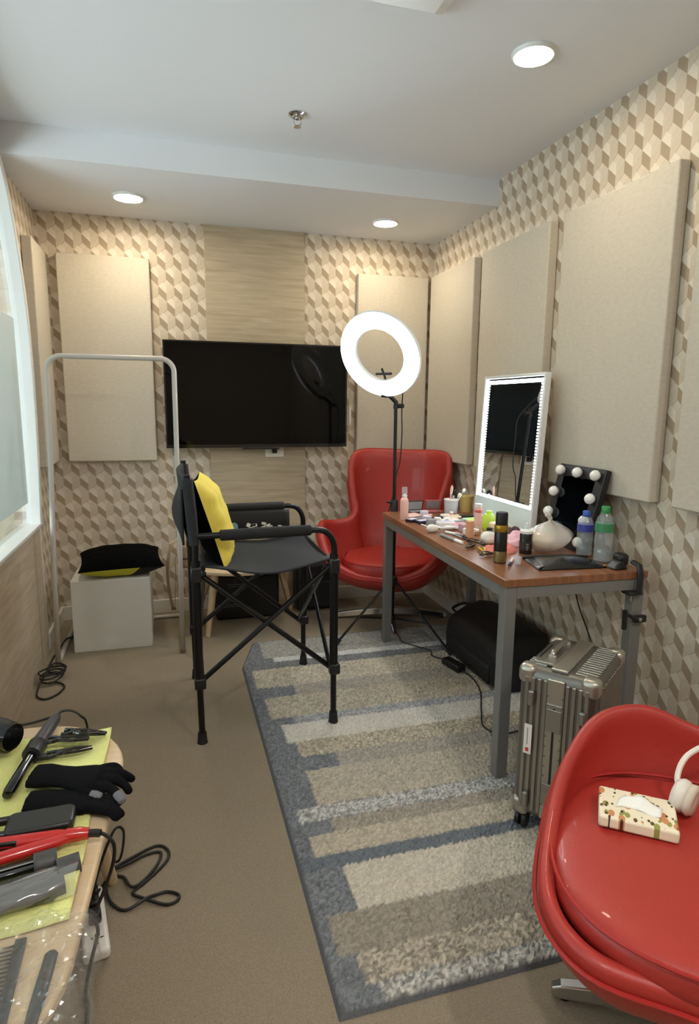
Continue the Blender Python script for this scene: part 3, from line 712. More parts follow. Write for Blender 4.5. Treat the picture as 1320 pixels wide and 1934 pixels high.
NC = Vector((1.077, 0.862, 0)); ND = Vector((-0.62, -0.785, 0)).normalized()
shell_chair('tub_chair', 'red leather low lounge chair cut off by the right picture edge', (NC.x, NC.y), (ND.x, ND.y), swan_rim, 0.185, (0.362, 0.338, 0.28, 0.415, 0.08), base_r=0.335, base_rot=0.12, thick=0.034, ce=3.0)

# tissue pack on the near chair
def floral():
    M = bpy.data.materials.new('tissue_print'); M.use_nodes = True; nt = M.node_tree; b = nt.nodes['Principled BSDF']
    tc = nt.nodes.new('ShaderNodeTexCoord'); c = rgb(238, 226, 198)
    for sc_, th_, col, off in ((70, 0.30, rgb(96, 78, 44), 0), (52, 0.36, rgb(150, 152, 78), 5.2), (48, 0.34, rgb(206, 140, 92), 9.1), (85, 0.26, rgb(70, 50, 34), 3.3)):
        mp = nt.nodes.new('ShaderNodeMapping'); mp.inputs['Location'].default_value = (off, off, 0); mp.inputs['Scale'].default_value = (1, 0.6, 0); mp.inputs['Rotation'].default_value = (0, 0, off)
        nt.links.new(tc.outputs['Object'], mp.inputs[0])
        v = nt.nodes.new('ShaderNodeTexVoronoi'); v.inputs['Scale'].default_value = sc_; nt.links.new(mp.outputs[0], v.inputs['Vector'])
        s_ = nt.nodes.new('ShaderNodeSeparateColor'); nt.links.new(v.outputs['Color'], s_.inputs[0])
        f = V(nt, v.outputs['Distance']).lt(th_) * V(nt, s_.outputs[0]).gt(0.45)
        c = mix_rgb(nt, f, c, col)
    nt.links.new(c, b.inputs['Base Color']); b.inputs['Roughness'].default_value = 0.4
    return M
tz = 0.4278
tp = thing('tissue_pack', 'floral printed pack of tissues lying on the near red chair', 'tissues', (0.961, 1.012, tz), math.radians(-38), world=False)
B().box((0, 0, 0.014), (0.158, 0.118, 0.028)).ob('pack', floral(), tp, bevel=0.006, bseg=3)
B().grid(lambda u, v: (0.045 * (u * 2 - 1) + 0.006 * v, 0.016 * (v * 2 - 1) + 0.006 * math.sin(5 * u), 0.0295 + 0.014 * math.sin(PI * u) * v + 0.002 * math.sin(14 * u)), 12, 5).ob('tissue', mat('tissue_white', rgb(240, 238, 232), 0.8), tp, solid=0.0015, ang=0)
# white headphones at the picture edge
m_hp = mat('headphone_cream', rgb(226, 218, 206), 0.4)
hp = thing('headphones', 'cream over-ear headphones at the right edge of the near chair', 'headphones', (1.145, 0.955, tz), math.radians(-50), world=False)
B().tube(smooth_path([(-0.085, 0.0, 0.03), (-0.10, 0.02, 0.06), (-0.085, 0.06, 0.10), (-0.03, 0.10, 0.13), (0.03, 0.10, 0.13), (0.085, 0.06, 0.10), (0.10, 0.02, 0.06), (0.085, 0.0, 0.03)], 6), 0.0065, 8).ob('headband', m_hp, hp)
for sg in (-1, 1):
    cpp = B().lathe([(0, -0.016), (0.028, -0.016), (0.036, -0.008), (0.038, 0.004), (0.030, 0.016), (0, 0.018)], (sg * 0.085, -0.02, 0.040), 20, ax=(sg, 0.25, 0.1)).ob('ear_cup', m_hp, hp, ang=0)
    B().lathe([(0.018, -0.012), (0.034, -0.012), (0.036, -0.022), (0.030, -0.030), (0.018, -0.026)], (sg * 0.085, -0.02, 0.040), 20, ax=(sg, 0.25, 0.1)).ob('ear_pad', mat('pad_beige', rgb(206, 192, 176), 0.6), cpp, ang=0)

# ================================================================== RING LIGHT
g_ring = glow('ring_glow', COOL, RING_L)
rlx, rly = 1.178, 3.186
rl = thing('ring_light', 'lit white ring light on black tripod stand behind the table', 'ring light', (rlx, rly, 0.0))
nrm = Vector((-0.67, -0.603, -0.438)).normalized(); up = (Vector((0, 0, 1)) - nrm * nrm.z).normalized(); sd_ = up.cross(nrm)
rc = Vector((1.046, 3.095, 1.580))
def ringpt(r, a, h): return rc + (sd_ * math.cos(a) + up * math.sin(a)) * r + nrm * h
RO, RI = 0.226, 0.138
def ring_part(prof):
    N = 56; return B().ring_loft([[ringpt(r, 2 * PI * k / N, h) for r, h in prof] for k in range(N)], closed=True)
hs = ring_part([(RO, 0.006), (RO + 0.004, -0.006), (RO - 0.006, -0.028), (RI + 0.006, -0.028), (RI - 0.004, -0.006), (RI, 0.006)]).ob('housing', mat('ring_white', rgb(225, 228, 230), 0.4), rl)
ring_part([(RO - 0.001, 0.002), (RO - 0.006, 0.010), ((RO + RI) / 2, 0.014), (RI + 0.006, 0.010), (RI + 0.001, 0.002)]).ob('diffuser', g_ring, rl, label='glowing white ring diffuser')
bt = ringpt(RO, -PI / 2, -0.012)
topz = 1.345
B().cyl((rlx, rly, 0.10), (rlx, rly, 0.70), 0.0125, n=14).ob('lower_pole', m_tube, rl)
B().cyl((rlx, rly, 0.68), (rlx - 0.004, rly, topz), 0.0095, n=14).ob('upper_pole', m_tube, rl)
cl = B().lathe([(0.012, 0), (0.020, 0.004), (0.020, 0.085), (0.016, 0.10), (0.010, 0.10)], (rlx, rly, 0.715), 14).ob('clamp_collar', m_black, rl)
B().cyl((rlx - 0.015, rly, 0.80), (rlx - 0.045, rly, 0.802), 0.008, 0.006, 10).ob('knob', m_black, cl)
hd = B().tube([(rlx - 0.004, rly, topz - 0.035), (rlx - 0.004, rly, topz), tuple(bt)], [0.014, 0.012, 0.012], 12).ob('tilt_head', m_black, rl)
B().cyl((rlx + 0.008, rly - 0.005, topz - 0.02), (rlx + 0.038, rly - 0.012, topz - 0.02), 0.013, 0.011, 12).ob('knob', m_black, hd)
B().cyl(tuple(bt + Vector((-0.005, 0, -0.004))), tuple(bt + Vector((-0.042, 0.005, -0.004))), 0.011, 0.009, 12).ob('knob', m_black, hd)
# phone holder inside the ring
p0, p1 = ringpt(RI, -PI / 2, -0.01), ringpt(RI - 0.035, -PI / 2, -0.004)
ph = B().tube([tuple(p0), tuple(p1)], 0.006, 8).ob('phone_mount', m_black, rl)
B().tube([tuple(p1 - sd_ * 0.045), tuple(p1 + sd_ * 0.045)], 0.007, 8).ob('phone_clamp', m_black, ph)
B().tube([tuple(p1), tuple(p1 + up * 0.03 - sd_ * 0.006)], 0.006, 8).ob('thumb_screw', m_black, ph)
# tripod
hub = B().lathe([(0.013, 0), (0.026, 0.006), (0.026, 0.045), (0.013, 0.055)], (rlx, rly, 0.325), 14).ob('tripod_hub', m_black, rl)
B().lathe([(0.013, 0), (0.022, 0.004), (0.022, 0.03), (0.013, 0.035)], (rlx, rly, 0.115), 14).ob('tripod_slider', m_black, rl)
for fx, fy in ((0.842, 3.150), (1.392, 2.850), (1.30, 3.50)):
    d_ = Vector((fx - rlx, fy - rly, 0)); zf = RUG_Z + 0.008 if fy < 3.3 else 0.008
    foot = Vector((fx, fy, zf)); top = Vector((rlx, rly, 0.345)) + d_.normalized() * 0.024
    lg = B().tube([tuple(foot), tuple(top)], 0.0085, 8, flat=0.7).ob('tripod_leg', m_tube, rl)
    B().tube([tuple(foot + (foot - top).normalized() * 0.004), tuple(foot + (top - foot).normalized() * 0.03)], 0.0115, 8).ob('rubber_tip', m_foam, lg)
    mid = top.lerp(foot, 0.58)
    B().tube([(rlx + d_.normalized().x * 0.02, rly + d_.normalized().y * 0.02, 0.132), tuple(mid)], 0.0055, 6).ob('brace', m_tube, rl)
# power cable with inline adapter
cp = [tuple(ringpt(RO - 0.02, -1.15, -0.03)), (1.222, 3.22, 1.30), (1.226, 3.22, 1.17), (1.218, 3.22, 1.02), (1.196, 3.212, 0.95), (1.182, 3.208, 0.85), (1.150, 3.205, 0.72), (1.142, 3.195, 0.55), (1.152, 3.18, 0.36), (1.160, 3.14, 0.16), (1.20, 3.10, 0.03), (1.235, 3.04, RUG_Z + 0.006), (1.27, 2.99, RUG_Z + 0.006), (1.31, 2.93, RUG_Z + 0.006), (1.29, 2.86, RUG_Z + 0.006), (1.335, 2.78, RUG_Z + 0.012)]
B().tube(smooth_path(cp, 6), 0.0032, 6).ob('power_cable', m_cable, rl)
B().box((1.338, 2.705, RUG_Z + 0.018), (0.052, 0.135, 0.034), Matrix.Rotation(0.22, 3, 'Z')).ob('power_adapter', m_black, rl, bevel=0.006)
B().tube(smooth_path([(1.353, 2.638, RUG_Z + 0.012), (1.37, 2.56, RUG_Z + 0.006), (1.34, 2.42, RUG_Z + 0.006), (1.25, 2.24, RUG_Z + 0.006), (1.20, 2.12, RUG_Z + 0.006), (1.26, 2.05, RUG_Z + 0.006), (1.45, 2.10, RUG_Z + 0.006), (1.66, 2.25, 0.02)], 6), 0.0032, 6).ob('mains_cable', m_cable, rl)

# ================================================================== LIT MIRROR AND BULB MIRROR
TZ = 0.7505
m_mirror = mat('mirror_glass', rgb(235, 238, 240), 0.015, metal=1.0)
g_led = glow('led_glow', (0.88, 0.96, 1.0), LED_L)
ML = Matrix.Translation((1.548, 2.69, TZ)) @ Matrix.Rotation(math.radians(2.6), 4, 'Y') @ Matrix.Rotation(-PI / 2, 4, 'Z')
# local: x = width (points to -Y), y = towards the wall, z = up
lm = bpy.data.objects.new('vanity_mirror', None); COL.objects.link(lm); lm.matrix_world = ML
tag(lm, 'tall rectangular vanity mirror edged with lit white LED strips', 'mirror')
mw, mh, md_ = 0.552, 0.728, 0.030
fb = B(); e = 0.014
fb.b2((-mw / 2, 0, 0), (-mw / 2 + e, md_, mh)).b2((mw / 2 - e, 0, 0), (mw / 2, md_, mh)).b2((-mw / 2 + e, 0, mh - e), (mw / 2 - e, md_, mh)).b2((-mw / 2 + e, 0, 0), (mw / 2 - e, md_, 0.018))
fb.ob('frame', m_frame, lm, bevel=0.003)
B().b2((-mw / 2 + e, 0.020, 0.018), (mw / 2 - e, md_ - 0.002, mh - e)).ob('back_panel', m_white, lm, smooth=False)
B().b2((-mw / 2 + e, 0.012, 0.115), (mw / 2 - e, 0.020, mh - e)).ob('mirror_glass', m_mirror, lm, smooth=False, label='mirror pane')
B().b2((-mw / 2 + e, 0.004, 0.018), (mw / 2 - e, 0.020, 0.115)).ob('base_panel', mat('pale_panel', rgb(214, 226, 230), 0.25), lm, smooth=False, bevel=0.002)
for X in (-mw / 2 + e + 0.016, mw / 2 - e - 0.016):
    lb = B(); k = 0.135
    while k < mh - 0.04:
        lb.box((X, 0.0095, k), (0.014, 0.004, 0.0068)); k += 0.0136
    lb.ob('led_strip', g_led, lm, smooth=False, label='row of small lit LEDs')
B().b2((-mw / 2 + e + 0.006, 0.007, mh - e - 0.026), (mw / 2 - e - 0.006, 0.011, mh - e - 0.010)).ob('led_strip', g_led, lm, smooth=False)
B().b2((-mw / 2 + e + 0.006, 0.005, 0.114), (mw / 2 - e - 0.006, 0.011, 0.126)).ob('led_strip', g_led, lm, smooth=False)
B().tube([(-0.18, md_, 0.45), (-0.18, 0.085, 0.004)], 0.006, 8).tube([(0.18, md_, 0.45), (0.18, 0.085, 0.004)], 0.006, 8).ob('prop_leg', m_chrome, lm)

MH = Matrix.Translation((1.556, 2.20, TZ)) @ Matrix.Rotation(math.radians(13.5), 4, 'Y') @ Matrix.Rotation(-PI / 2, 4, 'Z')
hm = bpy.data.objects.new('bulb_mirror', None); COL.objects.link(hm); hm.matrix_world = MH
tag(hm, 'black makeup mirror edged with unlit round bulbs leaning to the wall', 'mirror')
hw_, hh_ = 0.300, 0.345
B().b2((-hw_ / 2, 0.004, 0.0), (hw_ / 2, 0.034, hh_)).ob('frame', m_black, hm, bevel=0.004)
B().b2((-hw_ / 2 + 0.048, 0.0025, 0.045), (hw_ / 2 - 0.048, 0.0045, hh_ - 0.048)).ob('mirror_glass', mat('dark_mirror', rgb(60, 66, 70), 0.03, metal=1.0), hm, smooth=False)
m_bulb = mat('bulb_white', rgb(238, 236, 230), 0.25, coat=0.5)
for (bx, bz) in [(-0.115, hh_ - 0.03), (0.0, hh_ - 0.03), (0.115, hh_ - 0.03), (-0.122, hh_ - 0.125), (0.122, hh_ - 0.125), (-0.122, hh_ - 0.215), (0.122, hh_ - 0.215), (-0.122, hh_ - 0.305), (0.122, hh_ - 0.305)]:
    bb_ = B().lathe([(0, -0.036), (0.012, -0.035), (0.020, -0.027), (0.0225, -0.017), (0.018, -0.006), (0.013, 0.0), (0, 0.0)], (bx, 0.004, bz), 14, ax=(0, 1, 0)).ob('bulb', m_bulb, hm, ang=0)
    B().lathe([(0.012, -0.002), (0.015, -0.002), (0.015, 0.003), (0.012, 0.003)], (bx, 0.002, bz), 14, ax=(0, 1, 0)).ob('bulb_socket', m_chrome, bb_)

# ================================================================== LUGGAGE
m_alu = mat('aluminium', rgb(158, 155, 147), 0.34, metal=0.85, bump=0.05, bscale=90)
m_alud = mat('aluminium_dark', rgb(120, 118, 112), 0.4, metal=0.85)
m_alul = mat('aluminium_bright', rgb(178, 173, 162), 0.36, metal=0.85)
sl_ = Vector((0.79, 0.61, 0)).normalized(); sn = Vector((0.61, -0.79, 0)).normalized()
SA = Vector((0.985, 1.555, 0)); SWD, SLN, SHT = 0.235, 0.325, 0.545
scen = SA + sn * SWD / 2 + sl_ * SLN / 2
sc_ = thing('aluminium_suitcase', 'silver ribbed aluminium cabin suitcase standing at the table end', 'suitcase', (scen.x, scen.y, RUG_Z), math.atan2(sn.y, sn.x), world=False)
# local: x = narrow side (sn), y = long side; the visible narrow face is y = -SLN/2
w2, l2, zb = SWD / 2, SLN / 2, 0.052
B().box((0, 0, (zb + SHT) / 2), (SWD - 0.006, SLN - 0.006, SHT - zb - 0.006)).ob('shell', m_alud, sc_, bevel=0.030, bseg=4)
rb = B()
for sx in (-1, 1):
    for k in range(4):
        x = sx * (0.032 + k * 0.0185)
        for yy in (-l2 + 0.0015, l2 - 0.0015): rb.box((x, yy, (zb + SHT) / 2), (0.0115, 0.006, SHT - zb - 0.062))
for sx in (-1, 1):
    for k in range(15):
        y = -l2 + 0.04 + k * 0.0178
        rb.box((sx * (w2 - 0.0015), y, (zb + SHT) / 2), (0.006, 0.0105, SHT - zb - 0.062))
        if sx > 0: rb.box((0.072, y, SHT - 0.002), (0.062, 0.0105, 0.006))
for k in range(4): rb.box((-0.072, -l2 + 0.04 + k * 0.014, SHT - 0.002), (0.058, 0.008, 0.006))
rb.ob('ribs', m_alu, sc_, smooth=False, bevel=0.002)
bd = B()
bd.box((0, -l2 - 0.001, (zb + SHT) / 2), (0.050, 0.010, SHT - zb - 0.04)).box((0, l2 + 0.001, (zb + SHT) / 2), (0.050, 0.010, SHT - zb - 0.04)).box((0, 0, SHT), (0.050, SLN - 0.04, 0.010)).box((0, 0, zb), (0.050, SLN - 0.04, 0.010))
bd.ob('frame_band', m_alul, sc_, smooth=False, bevel=0.003)
B().box((0, -l2 - 0.006, 0.30), (0.006, 0.004, 0.30)).ob('seam', m_black, sc_, smooth=False)
for zz, hgt in ((0.445, 0.012), (0.40, 0.07), (0.16, 0.07)):
    B().box((0, -l2 - 0.008, zz), (0.046, 0.006, hgt)).ob('latch', m_alu, sc_, smooth=False, bevel=0.002)
for k in range(12):
    for sx in (-1, 1):
        B().lathe([(0, 0), (0.0028, 0), (0.002, 0.0015), (0, 0.002)], (sx * 0.021, -l2 - 0.006, 0.12 + k * 0.032), 6, ax=(0, -1, 0)).ob('rivet', m_alud, sc_)
for sx in (-1, 1):
    for sy in (-1, 1):
        for zz in (SHT - 0.028, zb + 0.028):
            B().box((sx * (w2 - 0.026), sy * (l2 - 0.026), zz), (0.054, 0.054, 0.060)).ob('corner_cap', m_alul, sc_, bevel=0.018, bseg=4)
B().box((-0.055, -0.02, SHT + 0.003), (0.062, 0.20, 0.010)).ob('handle_plate', m_alu, sc_, bevel=0.003)
B().box((-0.078, -0.03, SHT + 0.0085), (0.004, 0.12, 0.003)).ob('handle_slot', m_black, sc_, smooth=False)
hd_ = B().tube(smooth_path([(-0.044, -0.075, SHT + 0.006), (-0.044, -0.070, SHT + 0.022), (-0.044, -0.04, SHT + 0.026), (-0.044, 0.03, SHT + 0.026), (-0.044, 0.06, SHT + 0.022), (-0.044, 0.065, SHT + 0.006)], 5), 0.008, 8).ob('carry_handle', m_alu, sc_)
for yy in (-0.075, 0.065):
    B().box((-0.044, yy, SHT + 0.010), (0.024, 0.014, 0.016)).ob('handle_hinge', m_alul, hd_, bevel=0.003)
B().b2((-0.085, -l2 - 0.0075, 0.27), (-0.062, -l2 - 0.0045, 0.365)).ob('luggage_sticker', m_white, sc_, smooth=False)
B().b2((-0.0785, -l2 - 0.0085, 0.278), (-0.069, -l2 - 0.0070, 0.290)).ob('sticker_mark', mat('mark_red', rgb(196, 60, 52), 0.5), sc_, smooth=False)
B().b2((-0.0755, -l2 - 0.0085, 0.300), (-0.0735, -l2 - 0.0070, 0.355)).ob('sticker_line', m_faint, sc_, smooth=False)
for zz in (0.452, 0.12):
    B().box((-0.070, -l2 - 0.008, zz), (0.017, 0.014, 0.048)).ob('side_stud', m_alu, sc_, bevel=0.004)
    B().box((0.080, -l2 - 0.008, zz - 0.02), (0.017, 0.014, 0.040)).ob('side_stud', m_alu, sc_, bevel=0.004)
for sx in (-1, 1):
    for sy in (-1, 1):
        wx, wy = sx * (w2 - 0.028), sy * (l2 - 0.035)
        wf = B().box((wx, wy, 0.045), (0.022, 0.026, 0.026)).ob('wheel_fork', m_black, sc_, bevel=0.005)
        for o_ in (-0.011, 0.011):
            B().cyl((wx + o_ - 0.006, wy, 0.0255), (wx + o_ + 0.006, wy, 0.0255), 0.0255, n=18).ob('wheel', m_black, wf)
# soft black case under the table
bc = thing('black_travel_case', 'soft black travel case lying under the table near the wall', 'case', (1.53, 2.67, RUG_Z))
ring = []
for (ya_, s_) in ((2.375, 0.86), (2.395, 0.97), (2.45, 1.0), (2.67, 1.02), (2.88, 1.0), (2.94, 0.95), (2.965, 0.82)):
    P = []
    prof = [(1.425, 0.0), (1.40, 0.02), (1.395, 0.10), (1.405, 0.17), (1.43, 0.205), (1.52, 0.255), (1.60, 0.275), (1.645, 0.27), (1.66, 0.24), (1.662, 0.03), (1.65, 0.0)]
    for (x, z) in prof: P.append((1.53 + (x - 1.53) * s_, ya_, RUG_Z + 0.002 + z * s_))
    ring.append(P)
B().ring_loft(ring).ob('body', m_bag, bc, ang=60)
zp = [(1.402, y, RUG_Z + 0.135 + 0.003 * math.sin(20 * y)) for y in (2.40, 2.5, 2.6, 2.7, 2.8, 2.9)]
B().tube(zp, 0.004, 6).ob('zip', m_black, bc)
B().tube(smooth_path([(1.47, 2.955, RUG_Z + 0.20), (1.46, 2.985, RUG_Z + 0.215), (1.52, 2.99, RUG_Z + 0.235), (1.55, 2.955, RUG_Z + 0.24)], 5), 0.008, 8, flat=0.5).ob('grab_handle', m_bag, bc)
B().grid(lambda u, v: (1.393 - 0.014 * math.sin(PI * u) * math.sin(PI * v), 2.45 + 0.40 * u, RUG_Z + 0.02 + 0.09 * v), 8, 5).ob('front_pocket', m_bag, bc, solid=0.006, ang=0)

# ================================================================== THINGS ON THE TABLE
def lathe_thing(name, label, cat, x, y, parts, group=None, z=TZ):
    """upright turned thing: parts = [(part name, profile, material, label)]"""
    t = thing(name, label, cat, (x, y, z), group=group)
    for pn, prof, mt, lb in parts: B().lathe(prof, (x, y, z), 20).ob(pn, mt, t, label=lb, ang=50)
    return t
m_pinkc = mat('pink_plastic', rgb(236, 186, 172), 0.35); m_clear = clear('clear_plastic', (0.95, 0.96, 0.97), 0.80, 0.08); m_peach = mat('peach', rgb(216, 160, 120), 0.5)
m_cream2 = mat('cream_plastic', rgb(230, 208, 180), 0.4); m_pinkcap = mat('rose_cap', rgb(206, 84, 88), 0.4); m_gold = mat('gold_foil', rgb(176, 140, 50), 0.3, metal=0.7)
m_wht = mat('white_plastic', rgb(236, 234, 230), 0.4); m_lav = mat('lavender', rgb(206, 198, 214), 0.45); m_dkblue = mat('navy_plastic', rgb(34, 38, 66), 0.35)
m_grey = mat('grey_plastic', rgb(150, 150, 152), 0.4); m_lime = clear('lime_film', (0.86, 1.0, 0.35), 0.45, 0.3, film=(0.70, 0.92, 0.10)); m_mauve = mat('mauve', rgb(190, 150, 160), 0.5)
m_yelc = mat('mustard_cup', rgb(206, 180, 112), 0.5); m_brist = mat('bristle_black', rgb(26, 24, 24), 0.9); m_bristw = mat('bristle_white', rgb(232, 226, 216), 0.9)
lathe_thing('spray_bottle', 'tall pink spray bottle at the far corner of the table', 'bottle', 1.138, 2.93,
    [('body', [(0, 0), (0.0205, 0), (0.0215, 0.004), (0.0215, 0.095), (0.018, 0.108), (0.012, 0.112), (0, 0.112)], m_pinkc, None), ('pump', [(0.012, 0.111), (0.0125, 0.125), (0.008, 0.126), (0.008, 0.132), (0, 0.132)], m_wht, None),
     ('cap', [(0.0125, 0.118), (0.0145, 0.120), (0.0145, 0.164), (0.012, 0.168), (0, 0.168)], m_clear, 'clear cap')])
lathe_thing('hairspray_can', 'black and gold aerosol can near the front of the table', 'spray can', 1.172, 2.018,
    [('can', [(0, 0), (0.0235, 0), (0.0245, 0.004), (0.0245, 0.128), (0.0235, 0.132), (0, 0.132)], mat('can_black', rgb(22, 20, 20), 0.28), None), ('gold_base', [(0.0246, 0.003), (0.0250, 0.006), (0.0250, 0.042), (0.0246, 0.044)], mat('base_bronze', rgb(132, 112, 72), 0.35, metal=0.6), 'bronze lower band'),
     ('gold_band', [(0.0247, 0.118), (0.0258, 0.120), (0.0258, 0.140), (0.0247, 0.143)], m_gold, 'gold band'), ('cap', [(0.0215, 0.138), (0.0225, 0.141), (0.0225, 0.182), (0.0205, 0.190), (0, 0.191)], m_black, None)])
t_ = bpy.data.objects['hairspray_can']
for k in range(7):
    a = math.radians(-62 + 3 * math.sin(k * 2.1)); zz = 0.055 + k * 0.0085
    px, py = 1.172 + 0.0250 * math.cos(a), 2.018 + 0.0250 * math.sin(a)
    B().tube([(px, py, TZ + zz), (px + 0.003, py + 0.001, TZ + zz + 0.003), (px + 0.0005, py, TZ + zz + 0.006)], 0.0009, 4).ob('lettering', m_gold, t_)
lathe_thing('serum_bottle', 'small black bottle with clear dropper cap beside the plastic bag', 'bottle', 1.345, 2.122,
    [('body', [(0, 0), (0.024, 0), (0.025, 0.004), (0.025, 0.078), (0.020, 0.086), (0, 0.086)], mat('serum_black', rgb(26, 24, 22), 0.25), None), ('label_band', [(0.0252, 0.018), (0.0255, 0.018), (0.0255, 0.05), (0.0252, 0.05)], mat('serum_label', rgb(40, 37, 33), 0.5), None),
     ('collar', [(0.021, 0.080), (0.026, 0.082), (0.026, 0.092), (0.014, 0.095), (0, 0.095)], m_wht, None), ('cap', [(0.011, 0.094), (0.011, 0.112), (0.006, 0.122), (0, 0.123)], m_clear, None)])
ts = bpy.data.objects['serum_bottle']; _a = math.atan2(-2.122, -1.345)
for k, (dz, wd) in enumerate(((0.040, 0.010), (0.030, 0.010), (0.021, 0.008))):
    px, py = 1.345 + 0.0262 * math.cos(_a + 0.25), 2.122 + 0.0262 * math.sin(_a + 0.25)
    B().box((px, py, TZ + dz), (0.0012, wd, 0.006), Matrix.Rotation(_a + 0.25, 3, 'Z')).ob('lettering', m_faint, ts, smooth=False)
m_pet = clear('pet_bottle', (0.95, 0.98, 0.98), 0.84, 0.05, film=(0.86, 0.90, 0.92)); m_water = clear('water', (0.86, 0.93, 0.94), 0.93, 0.02, film=(0.7, 0.85, 0.9))
def water_bottle(label, x, y, h, r, capm, labm, lz, lev, label2):
    s = h / 0.215
    t = lathe_thing('water_bottle', label, 'bottle', x, y,
        [('body', [(0, 0.006), (r * 0.7, 0.001), (r, 0.008), (r, 0.05 * s), (r * 0.94, 0.058 * s), (r, 0.066 * s), (r, 0.108 * s), (r * 0.95, 0.114 * s), (r, 0.12 * s), (r, 0.15 * s), (r * 0.85, 0.172 * s), (r * 0.45, 0.192 * s), (r * 0.40, 0.20 * s), (r * 0.40, 0.205 * s)], m_pet, None),
         ('label_wrap', [(r + 0.0004, lz[0]), (r + 0.0010, lz[0]), (r + 0.0010, lz[1]), (r + 0.0004, lz[1])], labm, label2),
         ('cap', [(r * 0.42, 0.196 * s), (r * 0.48, 0.197 * s), (r * 0.48, 0.215 * s), (r * 0.42, 0.217 * s), (0, 0.217 * s)], capm, None), ('neck_ring', [(r * 0.45, 0.190 * s), (r * 0.56, 0.1915 * s), (r * 0.56, 0.1935 * s), (r * 0.45, 0.195 * s)], capm, None)], 'plastic water bottles')
    if lev: B().lathe([(0, 0.004), (r * 0.93, 0.009), (r * 0.93, lev), (0, lev)], (x, y, TZ), 20).ob('water', m_water, t)
water_bottle('empty water bottle with blue cap in front of the bulb mirror', 1.545, 2.025, 0.178, 0.030, mat('cap_blue', rgb(48, 88, 178), 0.35), mat('label_blue', rgb(54, 62, 150), 0.4), (0.100, 0.128), 0, 'dark blue label')
water_bottle('part-filled water bottle with green cap and green label', 1.552, 1.925, 0.212, 0.033, mat('cap_green', rgb(40, 140, 70), 0.35), mat('label_green', rgb(60, 130, 86), 0.4), (0.118, 0.150), 0.044, 'green label')
# knotted plastic bag with food
pb = thing('plastic_bag', 'knotted white plastic bag holding food on the table', 'bag', (1.435, 2.135, TZ))
rn = random.Random(5)
def bagfn(u, v):
    a = 2 * PI * u; t = v
    r = (0.098 * math.sin(PI * min(1, t * 0.93 + 0.07)) ** 0.75 + 0.006) * (1 + 0.07 * math.sin(3 * a + 4 * t) + 0.05 * math.sin(7 * a + 2))
    z = 0.118 * t ** 1.0
    lean = 0.035 * t
    return (1.440 + r * math.cos(a) * 1.0 + lean, 2.135 + r * math.sin(a) * 0.80 + 0.02 * t, TZ + 0.001 + z * (1 + 0.05 * math.sin(2 * a)))
B().grid(bagfn, 36, 14, close_u=True).ob('film', clear('bag_film', (0.97, 0.96, 0.93), 0.52, 0.22, film=(0.93, 0.90, 0.84)), pb, ang=0)
B().tube(smooth_path([(1.468, 2.155, TZ + 0.112), (1.472, 2.155, TZ + 0.128), (1.458, 2.15, TZ + 0.146), (1.452, 2.152, TZ + 0.152)], 4), [0.006] * 4 + [0.010] * 4 + [0.013] * 4 + [0.004], 8).ob('knot', MATS['bag_film'], pb)
for dx, dy, dz, r, mt in ((-0.025, -0.01, 0.040, 0.036, rgb(222, 190, 110)), (0.03, 0.015, 0.038, 0.034, rgb(226, 202, 170)), (0.005, 0.03, 0.042, 0.036, rgb(216, 170, 130))):
    B().lathe([(0, -0.8 * r), (r * 0.7, -0.6 * r), (r, 0), (r * 0.7, 0.6 * r), (0, 0.8 * r)], (1.435 + dx, 2.135 + dy, TZ + dz), 16).ob('bread_roll', mat('bun_%d' % int(r * 1000 + dx * 1000), mt, 0.7), pb, ang=0)
# black zip pouch
po = thing('zip_pouch', 'flat shiny black zip pouch at the near end of the table', 'pouch', (1.40, 1.935, TZ))
c4 = [Vector((1.283, 2.040, 0)), Vector((1.245, 1.868, 0)), Vector((1.512, 1.842, 0)), Vector((1.535, 1.99, 0))]
def pou(u, v):
    p = (c4[0] * (1 - u) + c4[3] * u) * (1 - v) + (c4[1] * (1 - u) + c4[2] * u) * v
    e = (math.sin(PI * u) * math.sin(PI * v)) ** 0.5 if 0 < u < 1 and 0 < v < 1 else 0
    return (p.x, p.y, TZ + 0.003 + 0.020 * e + 0.003 * math.sin(11 * u + 4 * v) * e)
B().grid(pou, 18, 12).ob('top_panel', mat('pouch_leather', rgb(17, 17, 19), 0.25, bump=0.2, bscale=60), po, ang=0)
B().grid(lambda u, v: (pou(u, v)[0], pou(u, v)[1], TZ + 0.001), 4, 4).ob('bottom_panel', m_bag, po, ang=0)
B().tube([tuple(Vector(pou(u / 10, 0.02)) + Vector((0, 0, 0.004))) for u in range(11)], 0.005, 6).ob('zip', m_black, po)
B().box((1.262, 1.885, TZ + 0.010), (0.03, 0.012, 0.006), Matrix.Rotation(0.4, 3, 'Z')).ob('zip_pull', m_chrome, po, bevel=0.002)
B().box((1.505, 1.848, TZ + 0.008), (0.012, 0.008, 0.006)).ob('zip_end', m_gold, po, bevel=0.002)
